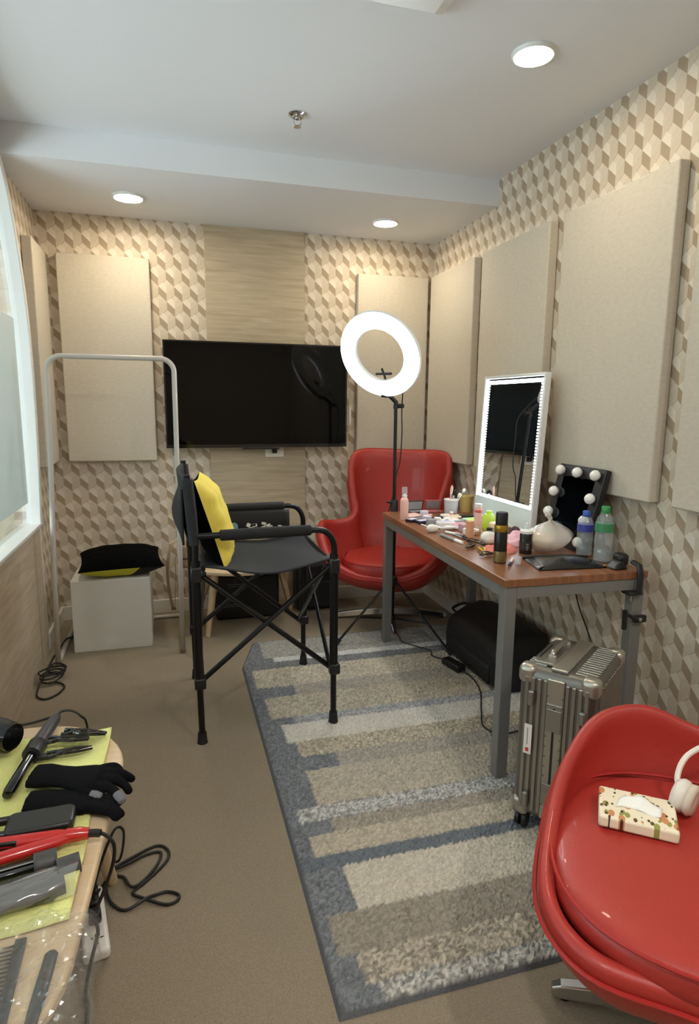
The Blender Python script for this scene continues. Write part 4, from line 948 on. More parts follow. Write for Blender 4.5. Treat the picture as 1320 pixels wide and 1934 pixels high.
# clamp on the near edge, and clamp on the leg
ck = thing('table_clamp', 'black clip-on clamp gripping the near right table edge', 'clamp', (1.565, 1.80, TZ))
y0_ = tpt(0.5, 0).y
B().ring_loft([[(1.515 + 0.06 * (1 - abs(2 * u - 1)) * 0 + 0.055 * u, 1.80 + 0.03 + s_ * 0.028, TZ + 0.004 + (0.028 * math.sin(PI * u)) * k_) for (s_, k_) in ((-1, 0), (1, 0), (0.7, 1), (-0.7, 1))] for u in (0.0, 0.25, 0.5, 0.75, 1.0)]).ob('upper_jaw', m_black, ck, bevel=0.004)
B().box((1.585, 1.865, TZ + 0.024), (0.045, 0.05, 0.046)).ob('pivot_block', m_black, ck, bevel=0.014, bseg=3)
B().tube([(1.582, 1.80, TZ + 0.030), (1.588, 1.772, TZ + 0.022), (1.590, y0_ - 0.014, TZ - 0.01), (1.588, y0_ - 0.014, TZ - 0.075)], 0.014, 10, flat=0.6).ob('clamp_arm', m_black, ck)
B().box((1.575, y0_ + 0.006, TZ - 0.078), (0.055, 0.05, 0.014)).ob('lower_jaw', m_black, ck, bevel=0.004)
B().cyl((1.575, y0_ + 0.01, TZ - 0.115), (1.575, y0_ + 0.01, TZ - 0.07), 0.005).ob('screw', m_chrome, ck)
kk = thing('leg_clamp', 'small black clamp arm fixed to the near right table leg', 'clamp', (1.57, 1.78, 0.60))
lx, ly = tpt(TW - 0.028, 0.0).x, tpt(TW - 0.028, 0.0).y
B().box((lx, ly - 0.008, 0.575), (0.05, 0.016, 0.026)).ob('bracket', m_black, kk, bevel=0.003)
B().tube([(lx - 0.018, ly - 0.014, 0.575), (lx - 0.060, ly - 0.016, 0.598), (lx - 0.072, ly - 0.016, 0.600)], 0.010, 8, flat=0.7).ob('arm', m_black, kk)
B().tube([(lx - 0.072, ly - 0.016, 0.615), (lx - 0.070, ly - 0.016, 0.545)], 0.009, 8).ob('handle', m_black, kk)
B().lathe([(0, 0), (0.007, 0), (0.007, 0.006), (0, 0.008)], (lx - 0.008, ly - 0.017, 0.577), 10, ax=(0, -1, 0)).ob('screw_head', m_chrome, kk)
# cable hanging behind the table
tag(B().tube(smooth_path([(1.69, 2.30, 0.72), (1.69, 2.29, 0.62), (1.685, 2.22, 0.48), (1.68, 2.12, 0.36), (1.68, 2.05, 0.22), (1.69, 2.03, 0.02)], 6), 0.003, 6).ob('hanging_cable', m_cable), 'thin black cable hanging down the wall below the table', 'cable')

# brush cup and mustard cup
def brush(name, label, base, tip, hm_, bm, hr=0.0035, br=0.009, bl=0.03, grp=None):
    t = thing(name, label, 'makeup brush', base, group=grp)
    a, b_ = Vector(base), Vector(tip); d = (b_ - a).normalized(); L = (b_ - a).length; f = b_ - d * bl
    B().tube([tuple(a), tuple(a.lerp(f, 0.5)), tuple(f - d * 0.012)], [hr * 0.8, hr * 1.15, hr], 8).ob('handle', hm_, t)
    B().tube([tuple(f - d * 0.014), tuple(f)], [hr * 1.1, br * 0.7], 10).ob('ferrule', m_chrome, t)
    B().tube([tuple(f), tuple(f + d * bl * 0.45), tuple(f + d * bl * 0.8), tuple(b_)], [br * 0.7, br, br * 0.85, br * 0.25], 10).ob('bristles', bm, t)
    return t
cx, cy = 1.440, 3.015
cup = thing('brush_cup', 'frosted clear cup full of makeup brushes on the table', 'cup', (cx, cy, TZ))
B().lathe([(0, 0.002), (0.033, 0.0), (0.0345, 0.004), (0.039, 0.082), (0.0375, 0.082), (0.033, 0.006), (0, 0.005)], (cx, cy, TZ), 4 * 6).ob('cup', clear('frosted_cup', (0.92, 0.94, 0.98), 0.5, 0.3, film=(0.86, 0.88, 0.92)), cup)
B().lathe([(0.0395, 0.079), (0.0405, 0.080), (0.0405, 0.083), (0.0395, 0.084)], (cx, cy, TZ), 24).ob('rim', m_wht, cup)
brush('makeup_brush', 'pink handled brush standing tallest in the frosted cup', (cx - 0.012, cy, TZ + 0.008), (cx + 0.002, cy, TZ + 0.158), mat('pink_handle', rgb(230, 150, 140), 0.4), m_pinkc, 0.005, 0.008, 0.05, 'brushes in the cup')
brush('makeup_brush', 'thick black tipped brush in the middle of the cup', (cx + 0.005, cy + 0.01, TZ + 0.008), (cx + 0.022, cy + 0.01, TZ + 0.135), m_gold, m_brist, 0.0045, 0.014, 0.034, 'brushes in the cup')
brush('makeup_brush', 'white brush leaning right out of the cup', (cx - 0.008, cy - 0.01, TZ + 0.008), (cx + 0.072, cy - 0.012, TZ + 0.140), m_wht, m_bristw, 0.004, 0.009, 0.022, 'brushes in the cup')
brush('makeup_brush', 'short cream brush with green tip low in the cup', (cx - 0.004, cy - 0.018, TZ + 0.008), (cx + 0.040, cy - 0.022, TZ + 0.118), m_cream2, m_bristw, 0.004, 0.008, 0.024, 'brushes in the cup')
lathe_thing('mustard_cup', 'mustard yellow paper cup behind the brush cup', 'cup', 1.556, 3.07, [('cup', [(0, 0), (0.032, 0), (0.040, 0.088), (0.038, 0.088), (0.030, 0.004), (0, 0.004)], m_yelc, None), ('rim', [(0.0395, 0.086), (0.0415, 0.0875), (0.0415, 0.0905), (0.0395, 0.0915)], m_yelc, None)])

def slab(name, label, cat, c, size, rz, mt, lid=None, group=None, tilt=0.0, part='case', topmat=None):
    t = thing(name, label, cat, (c[0], c[1], TZ), rz, group, world=False)
    B().box((0, 0, size[2] / 2), size).ob(part, mt, t, bevel=min(0.003, size[2] * 0.3))
    if topmat: B().box((0, 0, size[2] + 0.0006), (size[0] * 0.82, size[1] * 0.78, 0.0014)).ob('inlay', topmat, t, smooth=False)
    if lid:
        M_ = Matrix.Translation((0, size[1] / 2, size[2])) @ Matrix.Rotation(lid, 4, 'X')
        b = B().box((0, -size[1] / 2, 0.003), (size[0], size[1], 0.006)).xf(M_); ld_ = b.ob('lid', mt, t, bevel=0.002)
        B().box((0, -size[1] / 2, -0.0006), (size[0] * 0.86, size[1] * 0.82, 0.0012)).xf(M_).ob('lid_mirror', m_grey, ld_, smooth=False)
    return t
GC = 'makeup scattered on the table'
slab('makeup_palette', 'pale pink palette lying beside the pink spray bottle', 'palette', (1.215, 3.01), (0.095, 0.075, 0.010), 0.3, mat('pale_pink', rgb(232, 214, 204), 0.4), group=GC, topmat=m_pinkc)
slab('makeup_palette', 'open dark palette with raised mirror lid at the far edge', 'palette', (1.275, 3.10), (0.10, 0.055, 0.010), 0.05, m_black, lid=math.radians(-78), group=GC, topmat=m_grey)
slab('makeup_palette', 'open rose palette with dark raised lid left of the brush cup', 'palette', (1.375, 3.10), (0.085, 0.06, 0.012), -0.25, mat('rose_case', rgb(168, 96, 92), 0.5), lid=math.radians(-62), group=GC)
slab('powder_compact', 'black round-cornered compact nearest the spray bottle', 'compact', (1.158, 2.865), (0.06, 0.045, 0.014), 0.5, m_black, group=GC, topmat=m_lav)
slab('powder_compact', 'navy compact with pale lid beside the black compact', 'compact', (1.192, 2.815), (0.065, 0.05, 0.014), 0.2, m_dkblue, group=GC, topmat=m_lav)
slab('sponge_box', 'small pink box with tiny white figure on top', 'box', (1.272, 2.985), (0.036, 0.03, 0.032), 0.2, m_lav, group=GC)
slab('cotton_box', 'small grey box between the compacts and the white pads', 'box', (1.205, 2.735), (0.042, 0.034, 0.034), 0.1, m_grey, group=GC)
slab('tissue_wipes', 'white wipes packet stacked in the middle of the makeup', 'packet', (1.262, 2.700), (0.085, 0.06, 0.026), -0.1, m_wht, group=GC, topmat=m_lav)
slab('tissue_wipes', 'flat white sheet pack under the lying brushes', 'packet', (1.335, 2.81), (0.12, 0.07, 0.012), 0.2, m_wht, group=GC)
slab('print_packet', 'white packet with pink flower print beside the peach stick', 'packet', (1.318, 2.66), (0.10, 0.06, 0.018), 0.15, m_lav, group=GC, topmat=mat('flower_pink', rgb(216, 150, 160), 0.5))
slab('blush_stack', 'stack of pink lined compacts next to the peach stick', 'compact', (1.312, 2.575), (0.06, 0.05, 0.036), 0.1, m_mauve, group=GC)
slab('concealer_palette', 'long dark concealer palette behind the wipes packet', 'palette', (1.40, 2.93), (0.14, 0.045, 0.010), 0.05, m_black, group=GC, topmat=m_cream2)
slab('powder_case', 'black case at the foot of the brush cup', 'compact', (1.475, 2.905), (0.07, 0.035, 0.014), -0.1, m_black, group=GC)
def stick(name, label, cat, a, b_, r, mt, cap=None, group=GC):
    t = thing(name, label, cat, ((a[0] + b_[0]) / 2, (a[1] + b_[1]) / 2, TZ), group=group)
    z = TZ + r; A, E_ = Vector((a[0], a[1], z)), Vector((b_[0], b_[1], z)); d = (E_ - A).normalized()
    B().tube([tuple(A), tuple(A + d * 0.003), tuple(E_)], [r * 0.8, r, r], 10).ob('barrel', mt, t)
    if cap: B().tube([tuple(A.lerp(E_, 0.68)), tuple(E_ - d * 0.002), tuple(E_ + d * 0.001)], [r * 1.12, r * 1.12, r * 0.9], 10).ob('cap', cap, t)
    return t
stick('lip_pencil', 'silver eyeliner pen lying nearest the table edge', 'pencil', (1.150, 2.505), (1.170, 2.325), 0.0065, m_grey, m_wht)
stick('mascara_tube', 'white mascara tube with blue cap among the makeup', 'mascara', (1.39, 2.835), (1.285, 2.775), 0.008, m_cream2, m_dkblue)
stick('mascara_tube', 'cream concealer tube behind the blue capped mascara', 'mascara', (1.435, 2.885), (1.33, 2.865), 0.008, m_cream2, m_wht)
stick('lipstick_tube', 'grey tube lying in front of the concealer', 'lipstick', (1.40, 2.78), (1.29, 2.735), 0.009, m_grey, m_wht)
stick('lipstick_tube', 'lavender tube lying across the flower packet', 'lipstick', (1.40, 2.70), (1.345, 2.62), 0.010, m_lav, m_mauve)
stick('brow_pencil', 'thin white pencil pointing at the wipes packet', 'pencil', (1.165, 2.765), (1.178, 2.655), 0.0035, m_wht, m_grey)
stick('brow_pencil', 'thin dark pencil beside the silver pen', 'pencil', (1.215, 2.515), (1.225, 2.39), 0.0035, m_grey, m_black)
stick('brow_pencil', 'thin brown pencil near the flower packet', 'pencil', (1.245, 2.545), (1.24, 2.43), 0.004, m_mauve, m_black)
stick('pen', 'white pen with dark grip near the black pouch', 'pen', (1.235, 2.03), (1.175, 1.955), 0.005, m_wht, m_dkblue)
def lying_brush(label, a, b_, hm_, bm, br, bl):
    return brush('makeup_brush', label, (a[0], a[1], TZ + br * 0.6), (b_[0], b_[1], TZ + br), hm_, bm, 0.006, br, bl, GC)
lying_brush('large white headed powder brush lying at the table edge', (1.290, 2.615), (1.118, 2.585), m_wht, m_bristw, 0.020, 0.055)
lying_brush('second white brush lying behind the powder brush', (1.345, 2.60), (1.22, 2.625), m_wht, m_bristw, 0.012, 0.04)
lathe_thing('foundation_tube', 'cream foundation tube with rose band standing behind the peach stick', 'tube', 1.36, 2.555, [('cap', [(0, 0), (0.016, 0), (0.017, 0.003), (0.017, 0.030), (0, 0.030)], m_cream2, None), ('tube', [(0.017, 0.030), (0.018, 0.034), (0.018, 0.085), (0.016, 0.118), (0, 0.118)], m_pinkc, None), ('band', [(0.0175, 0.092), (0.0182, 0.093), (0.0178, 0.103), (0.0165, 0.104)], m_pinkcap, None), ('crimp', [(0.016, 0.117), (0.017, 0.132), (0, 0.133)], m_wht, None)])
slab('foundation_stick', 'peach foundation box standing in front of the cream tube', 'box', (1.258, 2.435), (0.028, 0.026, 0.078), 0.35, m_peach, group=GC)
lathe_thing('setting_spray', 'clear bottle of lime green liquid beside the lit mirror', 'bottle', 1.452, 2.62, [('bottle', [(0, 0), (0.030, 0), (0.031, 0.004), (0.031, 0.055), (0.022, 0.068), (0, 0.068)], m_lime, None), ('cap', [(0.014, 0.066), (0.014, 0.084), (0, 0.085)], m_lime, None)])
lathe_thing('powder_jar', 'glass powder jar with cream lid behind the aerosol can', 'jar', 1.425, 2.50, [('jar', [(0, 0), (0.032, 0), (0.033, 0.004), (0.033, 0.030), (0, 0.030)], m_clear, None), ('lid', [(0, 0.030), (0.034, 0.030), (0.034, 0.046), (0.030, 0.050), (0, 0.050)], m_cream2, None)])
lathe_thing('powder_puff', 'round white powder puff standing behind the hair clips', 'powder puff', 1.285, 2.315, [('puff', [(0, 0), (0.022, 0.002), (0.032, 0.016), (0.032, 0.034), (0.022, 0.048), (0, 0.052)], m_bristw, None), ('ribbon', [(0.0322, 0.022), (0.0328, 0.023), (0.0328, 0.028), (0.0322, 0.029)], m_wht, None)])
def cloth(name, label, cat, c, rx, ry, h, mt, seed):
    rn = random.Random(seed); p = [rn.uniform(0, 6) for _ in range(5)]
    def fn(u, v):
        a = 2 * PI * u; r = v * (1 + 0.12 * math.sin(3 * a + p[0]) + 0.06 * math.sin(7 * a + p[1]))
        z = h * (1 - v ** 2.4) * (0.75 + 0.25 * math.sin(4 * a * v + p[2])) + 0.003
        return (c[0] + rx * r * math.cos(a), c[1] + ry * r * math.sin(a), TZ + z * (1 if v < 1 else 0.2))
    return tag(B().grid(fn, 26, 10, close_u=True).ob(name, mt, ang=0), label, cat)
cloth('hair_wrap', 'coral cloth bundle behind the small black bottle and aerosol', 'cloth', (1.272, 2.19), 0.075, 0.055, 0.030, mat('coral_cloth', rgb(226, 130, 120), 0.8), 2)
cloth('makeup_pouch', 'soft pink pouch behind the coral cloth', 'pouch', (1.405, 2.30), 0.085, 0.075, 0.050, mat('pink_cloth', rgb(236, 190, 204), 0.7), 9)
cloth('dark_pouch', 'dark red pouch in front of the lit mirror base', 'pouch', (1.47, 2.43), 0.05, 0.06, 0.045, mat('wine_cloth', rgb(70, 30, 40), 0.7), 4)
for (nm, lb, ct, x, y, r, h, mt, cp_) in (
    ('cream_jar', 'small white cream jar behind the navy compact', 'jar', 1.238, 2.86, 0.020, 0.026, m_wht, m_lav),
    ('cream_jar', 'small pink jar left of the blue capped mascara', 'jar', 1.262, 2.79, 0.017, 0.030, m_pinkc, m_wht),
    ('cream_jar', 'grey lidded jar next to the wipes packet', 'jar', 1.225, 2.775, 0.016, 0.022, m_wht, m_grey),
    ('cream_jar', 'peach jar at the foot of the foundation tube', 'jar', 1.318, 2.50, 0.018, 0.024, m_peach, m_wht),
    ('cream_jar', 'small lavender jar beside the powder puff', 'jar', 1.335, 2.385, 0.020, 0.030, m_lav, m_grey),
    ('cream_jar', 'dark jar between the foundation tube and powder jar', 'jar', 1.392, 2.50, 0.014, 0.028, m_grey, m_black),
    ('nail_bottle', 'small rose bottle in front of the brush cup', 'bottle', 1.415, 2.955, 0.010, 0.026, m_pinkcap, m_wht),
    ('nail_bottle', 'small cream bottle right of the lime bottle', 'bottle', 1.47, 2.70, 0.013, 0.045, m_cream2, m_gold)):
    lathe_thing(nm, lb, ct, x, y, [('body', [(0, 0), (r * 0.95, 0), (r, 0.002), (r, h * 0.62), (r * 0.8, h * 0.64), (0, h * 0.64)], mt, None), ('lid', [(r * 0.9, h * 0.63), (r * 1.03, h * 0.64), (r * 1.03, h * 0.97), (r * 0.9, h), (0, h)], cp_, None)], GC)
stick('lip_gloss', 'pink lip gloss lying beside the small pink box', 'lip gloss', (1.31, 2.975), (1.245, 2.93), 0.008, m_pinkc, m_wht)
stick('lip_gloss', 'white lip gloss across the dark concealer palette', 'lip gloss', (1.36, 2.97), (1.44, 2.955), 0.007, m_wht, m_black)
stick('lip_gloss', 'mauve lip gloss next to the flower packet', 'lip gloss', (1.375, 2.72), (1.29, 2.71), 0.008, m_mauve, m_wht)
stick('eyeliner_tube', 'black eyeliner tube behind the white wipes packet', 'eyeliner', (1.30, 2.89), (1.20, 2.905), 0.006, m_black, m_grey)
stick('eyeliner_tube', 'white eyeliner tube between silver pen and powder brush', 'eyeliner', (1.20, 2.56), (1.235, 2.475), 0.006, m_wht, m_grey)
slab('sheet_mask', 'pale blue and lime foil packet at the foot of the lit mirror', 'packet', (1.475, 2.80), (0.085, 0.13, 0.008), 0.05, mat('pale_blue_foil', rgb(200, 224, 226), 0.3), group=GC, topmat=mat('lime_print', rgb(190, 226, 110), 0.4))
slab('cotton_pads', 'stack of white cotton pads left of the foundation tube', 'packet', (1.29, 2.50), (0.045, 0.045, 0.030), 0.5, m_wht, group=GC)
def claw_clip(label, c, rz, mt, s=1.0, mt2=None, z=None, group='hair clips on the makeup table'):
    t = thing('hair_clip', label, 'hair clip', (c[0], c[1], TZ if z is None else z), rz, group, world=False)
    for sg in (-1, 1):
        j = B().tube(smooth_path([(-0.028 * s, sg * 0.003, 0.008 * s), (0.0, sg * 0.012 * s, 0.016 * s), (0.03 * s, sg * 0.010 * s, 0.014 * s), (0.042 * s, sg * 0.004, 0.006 * s)], 4), 0.0055 * s, 8, flat=0.6).ob('jaw', mt, t)
        for k in range(4):
            B().tube([((0.006 + k * 0.009) * s, sg * 0.010 * s, 0.012 * s), ((0.008 + k * 0.009) * s, sg * 0.004 * s, 0.002)], 0.0016, 5).ob('tooth', mt, j)
    B().cyl((-0.006 * s, -0.012 * s, 0.013 * s), (-0.006 * s, 0.012 * s, 0.013 * s), 0.004 * s).ob('spring', mt2 or m_gold, t)
    return t
m_tort = mat('tortoise', rgb(40, 28, 20), 0.25)
claw_clip('tortoiseshell claw clip lying nearest the peach box', (1.165, 2.252), 0.7, m_tort, 0.9)
claw_clip('tortoiseshell claw clip standing beside the puff', (1.222, 2.292), 1.9, m_tort, 1.2)
claw_clip('dark claw clip at the foot of the aerosol can', (1.163, 2.112), 0.3, m_tort, 0.9)
claw_clip('yellow claw clip between the dark clips', (1.190, 2.190), 1.4, mat('yellow_clip', rgb(206, 168, 50), 0.3), 0.8)
lathe_thing('tiny_jar', 'tiny clear plastic jar beside the pen', 'jar', 1.225, 1.972, [('jar', [(0, 0), (0.010, 0), (0.010, 0.030), (0.009, 0.030), (0.009, 0.002), (0, 0.002)], m_clear, None)])

# ================================================================== SMALL OVAL TABLE WITH HAIR TOOLS
LZ = 0.480
lt = thing('oval_side_table', 'pale wooden oval table with splayed legs in the near left corner', 'table', (-0.41, 1.19, 0))
oc, osn = math.cos(-0.07), math.sin(-0.07)
def oval(hx, hy, r): return [(-0.405 + oc * (x) - osn * (y), 1.19 + osn * x + oc * y) for x, y in stadium(0, 0, hx, hy, r, 10)]
B().prism(oval(0.248, 0.498, 0.235), LZ - 0.024, LZ).ob('tabletop', m_pale, lt, bevel=0.006)
B().prism(oval(0.19, 0.43, 0.16), LZ - 0.06, LZ - 0.0242).ob('apron', m_pale, lt, smooth=False)
for (xt, yt, xf_, yf_) in ((-0.25, 1.50, -0.205, 1.66), (-0.52, 1.50, -0.575, 1.64), (-0.28, 0.88, -0.235, 0.73), (-0.55, 0.90, -0.60, 0.76)):
    B().tube([(xf_, yf_, 0.0), (xt, yt, LZ - 0.03)], [0.016, 0.026], 12).ob('leg', m_pale, lt)
# yellow towel
m_towel = mat('towel_lime', rgb(234, 234, 150), 0.95, bump=0.8, bscale=350, vary=0.06, vscale=20)
rn = random.Random(11)
def tow(u, v):
    x = -0.60 + 0.415 * u; y = 0.975 + 0.635 * v
    x += 0.012 * (v - 0.5) + 0.004 * math.sin(9 * v); y += 0.010 * (u - 0.5) + 0.005 * math.sin(7 * u)
    z = LZ + 0.0035 + 0.0022 * (1 + math.sin(14 * u + 6 * v)) + 0.0018 * (1 + math.sin(19 * v - 8 * u))
    if u > 0.93 and v < 0.25: z += 0.010 * math.sin(PI * (0.25 - v) / 0.25)
    return (x, y, z)
tag(B().grid(tow, 60, 70).ob('yellow_towel', m_towel, solid=0.0025, ang=0), 'lime yellow towel spread over the oval table', 'towel')
TT = LZ + 0.0125
# curling wand
cw = thing('curling_wand', 'dark curling wand lying along the yellow towel', 'curling wand', (-0.345, 1.51, TT))
pA, pB_, pC, pD = Vector((-0.316, 1.668, TT + 0.018)), Vector((-0.335, 1.535, TT + 0.018)), Vector((-0.342, 1.485, TT + 0.018)), Vector((-0.362, 1.340, TT + 0.012))
B().tube([tuple(pA), tuple(pA.lerp(pB_, 0.1)), tuple(pA.lerp(pB_, 0.6)), tuple(pB_)], [0.010, 0.014, 0.0165, 0.0185], 16).ob('handle', mat('wand_grey', rgb(62, 60, 64), 0.4), cw)
B().tube([tuple(pB_), tuple(pB_.lerp(pC, 0.1)), tuple(pC)], [0.0185, 0.022, 0.021], 16).ob('collar', mat('wand_dark', rgb(40, 40, 44), 0.4), cw)
B().tube([tuple(pC), tuple(pC.lerp(pD, 0.9)), tuple(pC.lerp(pD, 0.98)), tuple(pD)], [0.0115, 0.0125, 0.010, 0.003], 16).ob('barrel', m_blackgloss, cw)
B().box((-0.318, 1.482, TT + 0.012), (0.022, 0.016, 0.012)).ob('rest_stand', m_black, cw, bevel=0.003)
B().tube(smooth_path([tuple(pA), (-0.308, 1.695, TT + 0.018), (-0.285, 1.705, TT + 0.012), (-0.262, 1.70, TT - 0.004), (-0.25, 1.715, TT - 0.05), (-0.25, 1.73, 0.25), (-0.255, 1.76, 0.02)], 6), 0.0032, 6).ob('cord', m_cable, cw)
# hair dryer at the left picture edge
hdz = thing('hair_dryer', 'black hair dryer at the left picture edge on the towel', 'hair dryer', (-0.45, 1.56, TT))
B().lathe([(0, -0.075), (0.030, -0.073), (0.040, -0.055), (0.043, -0.01), (0.041, 0.04), (0.036, 0.068), (0.030, 0.070), (0.030, 0.060), (0, 0.058)], (-0.455, 1.565, TT + 0.046), 22, ax=(0.85, -0.45, -0.02)).ob('barrel', m_black, hdz)
B().tube([(-0.47, 1.575, TT + 0.03), (-0.47, 1.63, TT + 0.022), (-0.455, 1.665, TT + 0.020)], [0.024, 0.021, 0.018], 14, flat=0.8).ob('handle', m_black, hdz)
B().tube([(-0.402, 1.535, TT + 0.048), (-0.386, 1.526, TT + 0.048)], [0.037, 0.034], 18, flat=0.9).ob('nozzle', m_blackgloss, hdz)
B().tube(smooth_path([(-0.455, 1.66, TT + 0.018), (-0.42, 1.655, TT + 0.014), (-0.385, 1.662, TT + 0.010), (-0.35, 1.685, TT + 0.006), (-0.315, 1.708, TT + 0.004)], 6), [0.0075] * 7 + [0.0035] * 18, 8).ob('cord', m_cable, hdz)
# long sectioning clips
def alligator(label, a, b_, z=TT):
    a, b_ = Vector((a[0], a[1], z)), Vector((b_[0], b_[1], z)); d = (b_ - a).normalized(); L = (b_ - a).length; q = Vector((-d.y, d.x, 0))
    t = thing('sectioning_clip', label, 'hair clip', tuple(a.lerp(b_, 0.5)), group='black sectioning clips on the towel')
    for sg in (-1, 1):
        P = [a + q * sg * 0.011 + Vector((0, 0, 0.009)), a + d * L * 0.15 + q * sg * 0.010 + Vector((0, 0, 0.010)), a + d * L * 0.30 + q * sg * 0.004 + Vector((0, 0, 0.011)), a + d * L * 0.6 + q * sg * 0.009 + Vector((0, 0, 0.010)), b_ + q * sg * 0.002 + Vector((0, 0, 0.007))]
        B().tube(smooth_path([tuple(p) for p in P], 4), [0.0055] * 5 + [0.0060] * 6 + [0.0048] * 6, 8, flat=0.8).ob('jaw', m_blackgloss, t)
    B().cyl(tuple(a + d * L * 0.3 - q * 0.008 + Vector((0, 0, 0.011))), tuple(a + d * L * 0.3 + q * 0.008 + Vector((0, 0, 0.011))), 0.0045).ob('hinge', m_black, t)
alligator('black sectioning clip farthest back on the towel', (-0.290, 1.590), (-0.186, 1.566))
alligator('black sectioning clip crossing the middle of the clip pile', (-0.318, 1.545), (-0.222, 1.532), TT + 0.010)
alligator('black sectioning clip just behind the glove', (-0.310, 1.490), (-0.212, 1.505))
alligator('black sectioning clip on top of the clip pile', (-0.285, 1.572), (-0.200, 1.548), TT + 0.013)
# knitted gloves
m_glove = mat('glove_knit', rgb(16, 16, 18), 0.95, bump=0.5, bscale=500, spec=0.1); m_tip = mat('glove_tip_grey', rgb(112, 112, 116), 0.9, bump=0.4, bscale=500)
m_brush = mat('brush_black', rgb(25, 25, 24), 0.35)
def glove(label, wrist, fingers, thumb, zc, tips):
    t = thing('knit_glove', label, 'glove', (wrist[0][0], wrist[0][1], LZ))
    b = B()
    b.tube([(p[0], p[1], zc + p[3]) for p in wrist], [p[2] for p in wrist], 14, flat=0.36)
    k0 = wrist[-1]
    for f in fingers + [thumb]:
        b.tube(smooth_path(f, 5), [0.0115] * 5 + [0.0108] * 5 + [0.0095] * (len(smooth_path(f, 5)) - 10), 10)
        b.lathe([(0, -0.009), (0.007, -0.006), (0.0098, 0), (0.007, 0.006), (0, 0.009)], f[-1], 10)
    o = b.ob('knit', m_glove, t, ang=0)
    rm = o.modifiers.new('fuse', 'REMESH'); rm.mode = 'VOXEL'; rm.voxel_size = 0.0034; rm.use_smooth_shade = True
    sm = o.modifiers.new('smooth', 'SMOOTH'); sm.iterations = 5; sm.factor = 0.5
    for i in tips:
        f = (fingers + [thumb])[i]; e0 = Vector(f[-1]); e1 = (e0 - Vector(f[-2])).normalized()
        B().tube([tuple(e0 - e1 * 0.016), tuple(e0 - e1 * 0.004), tuple(e0 + e1 * 0.007), tuple(e0 + e1 * 0.011)], [0.0106, 0.0112, 0.0085, 0.002], 12).ob('grey_fingertip', m_tip, t, label='grey touch-screen fingertip')
gz = TT + 0.020
glove('black knitted glove with grey fingertips lying uppermost over the table edge', [(-0.322, 1.392, 0.040, 0), (-0.295, 1.386, 0.042, 0), (-0.270, 1.378, 0.036, 0), (-0.245, 1.368, 0.036, 0), (-0.205, 1.350, 0.046, 0.001), (-0.175, 1.340, 0.044, 0.002)],
      [[(-0.190, 1.372, gz), (-0.162, 1.376, gz + 0.004), (-0.145, 1.374, gz + 0.002), (-0.138, 1.366, gz - 0.002)], [(-0.185, 1.352, gz), (-0.150, 1.352, gz + 0.004), (-0.125, 1.345, gz - 0.002), (-0.112, 1.340, gz - 0.010)],
       [(-0.185, 1.334, gz), (-0.150, 1.328, gz + 0.003), (-0.126, 1.316, gz - 0.006), (-0.116, 1.302, gz - 0.014)], [(-0.190, 1.316, gz), (-0.158, 1.304, gz), (-0.138, 1.285, gz - 0.006), (-0.130, 1.272, gz - 0.012)]],
      [(-0.235, 1.345, gz - 0.004), (-0.215, 1.315, gz - 0.004), (-0.195, 1.296, gz - 0.006), (-0.176, 1.288, gz - 0.008)], gz, [3, 4])
gz2 = TT + 0.006
glove('second black knitted glove mostly hidden under the first', [(-0.318, 1.310, 0.036, 0.004), (-0.285, 1.306, 0.036, 0.004), (-0.250, 1.302, 0.034, 0.002), (-0.215, 1.296, 0.036, 0.002), (-0.185, 1.286, 0.036, 0)],
      [[(-0.200, 1.300, gz2), (-0.170, 1.290, gz2), (-0.148, 1.280, gz2), (-0.135, 1.270, gz2 - 0.004)], [(-0.198, 1.282, gz2), (-0.168, 1.268, gz2), (-0.145, 1.252, gz2), (-0.128, 1.236, gz2 - 0.008)], [(-0.200, 1.268, gz2), (-0.172, 1.254, gz2), (-0.150, 1.240, gz2), (-0.136, 1.228, gz2 - 0.008)]],
      [(-0.250, 1.285, gz2), (-0.230, 1.268, gz2), (-0.215, 1.262, gz2), (-0.205, 1.258, gz2)], gz2, [])
# paddle brush with slotted handle
pbm = thing('paddle_brush', 'black flat hair brush with slotted handle beside the gloves', 'hair brush', (-0.31, 1.225, TT), 0.03, world=False)
B().prism(stadium(0.035, 0, 0.062, 0.033, 0.014, 6), 0.004, 0.026).ob('head', m_brush, pbm, bevel=0.005)
B().prism([(0.088, -0.028), (0.096, -0.024), (0.096, 0.024), (0.088, 0.028)], 0.006, 0.022).ob('end_cap', m_blackgloss, pbm, bevel=0.003)
B().b2((-0.13, 0.016, 0.008), (-0.02, 0.030, 0.024)).b2((-0.13, -0.030, 0.008), (-0.02, -0.016, 0.024)).b2((-0.145, -0.030, 0.008), (-0.13, 0.030, 0.024)).ob('handle', m_brush, pbm, bevel=0.005)
brs = B()
for i in range(10):
    for j in range(5): brs.cyl((-0.010 + i * 0.010, -0.022 + j * 0.011, 0.0), (-0.010 + i * 0.010, -0.022 + j * 0.011, 0.005), 0.0012, n=5)
br_ = brs.ob('bristles', m_brist, pbm); br_['kind'] = 'stuff'
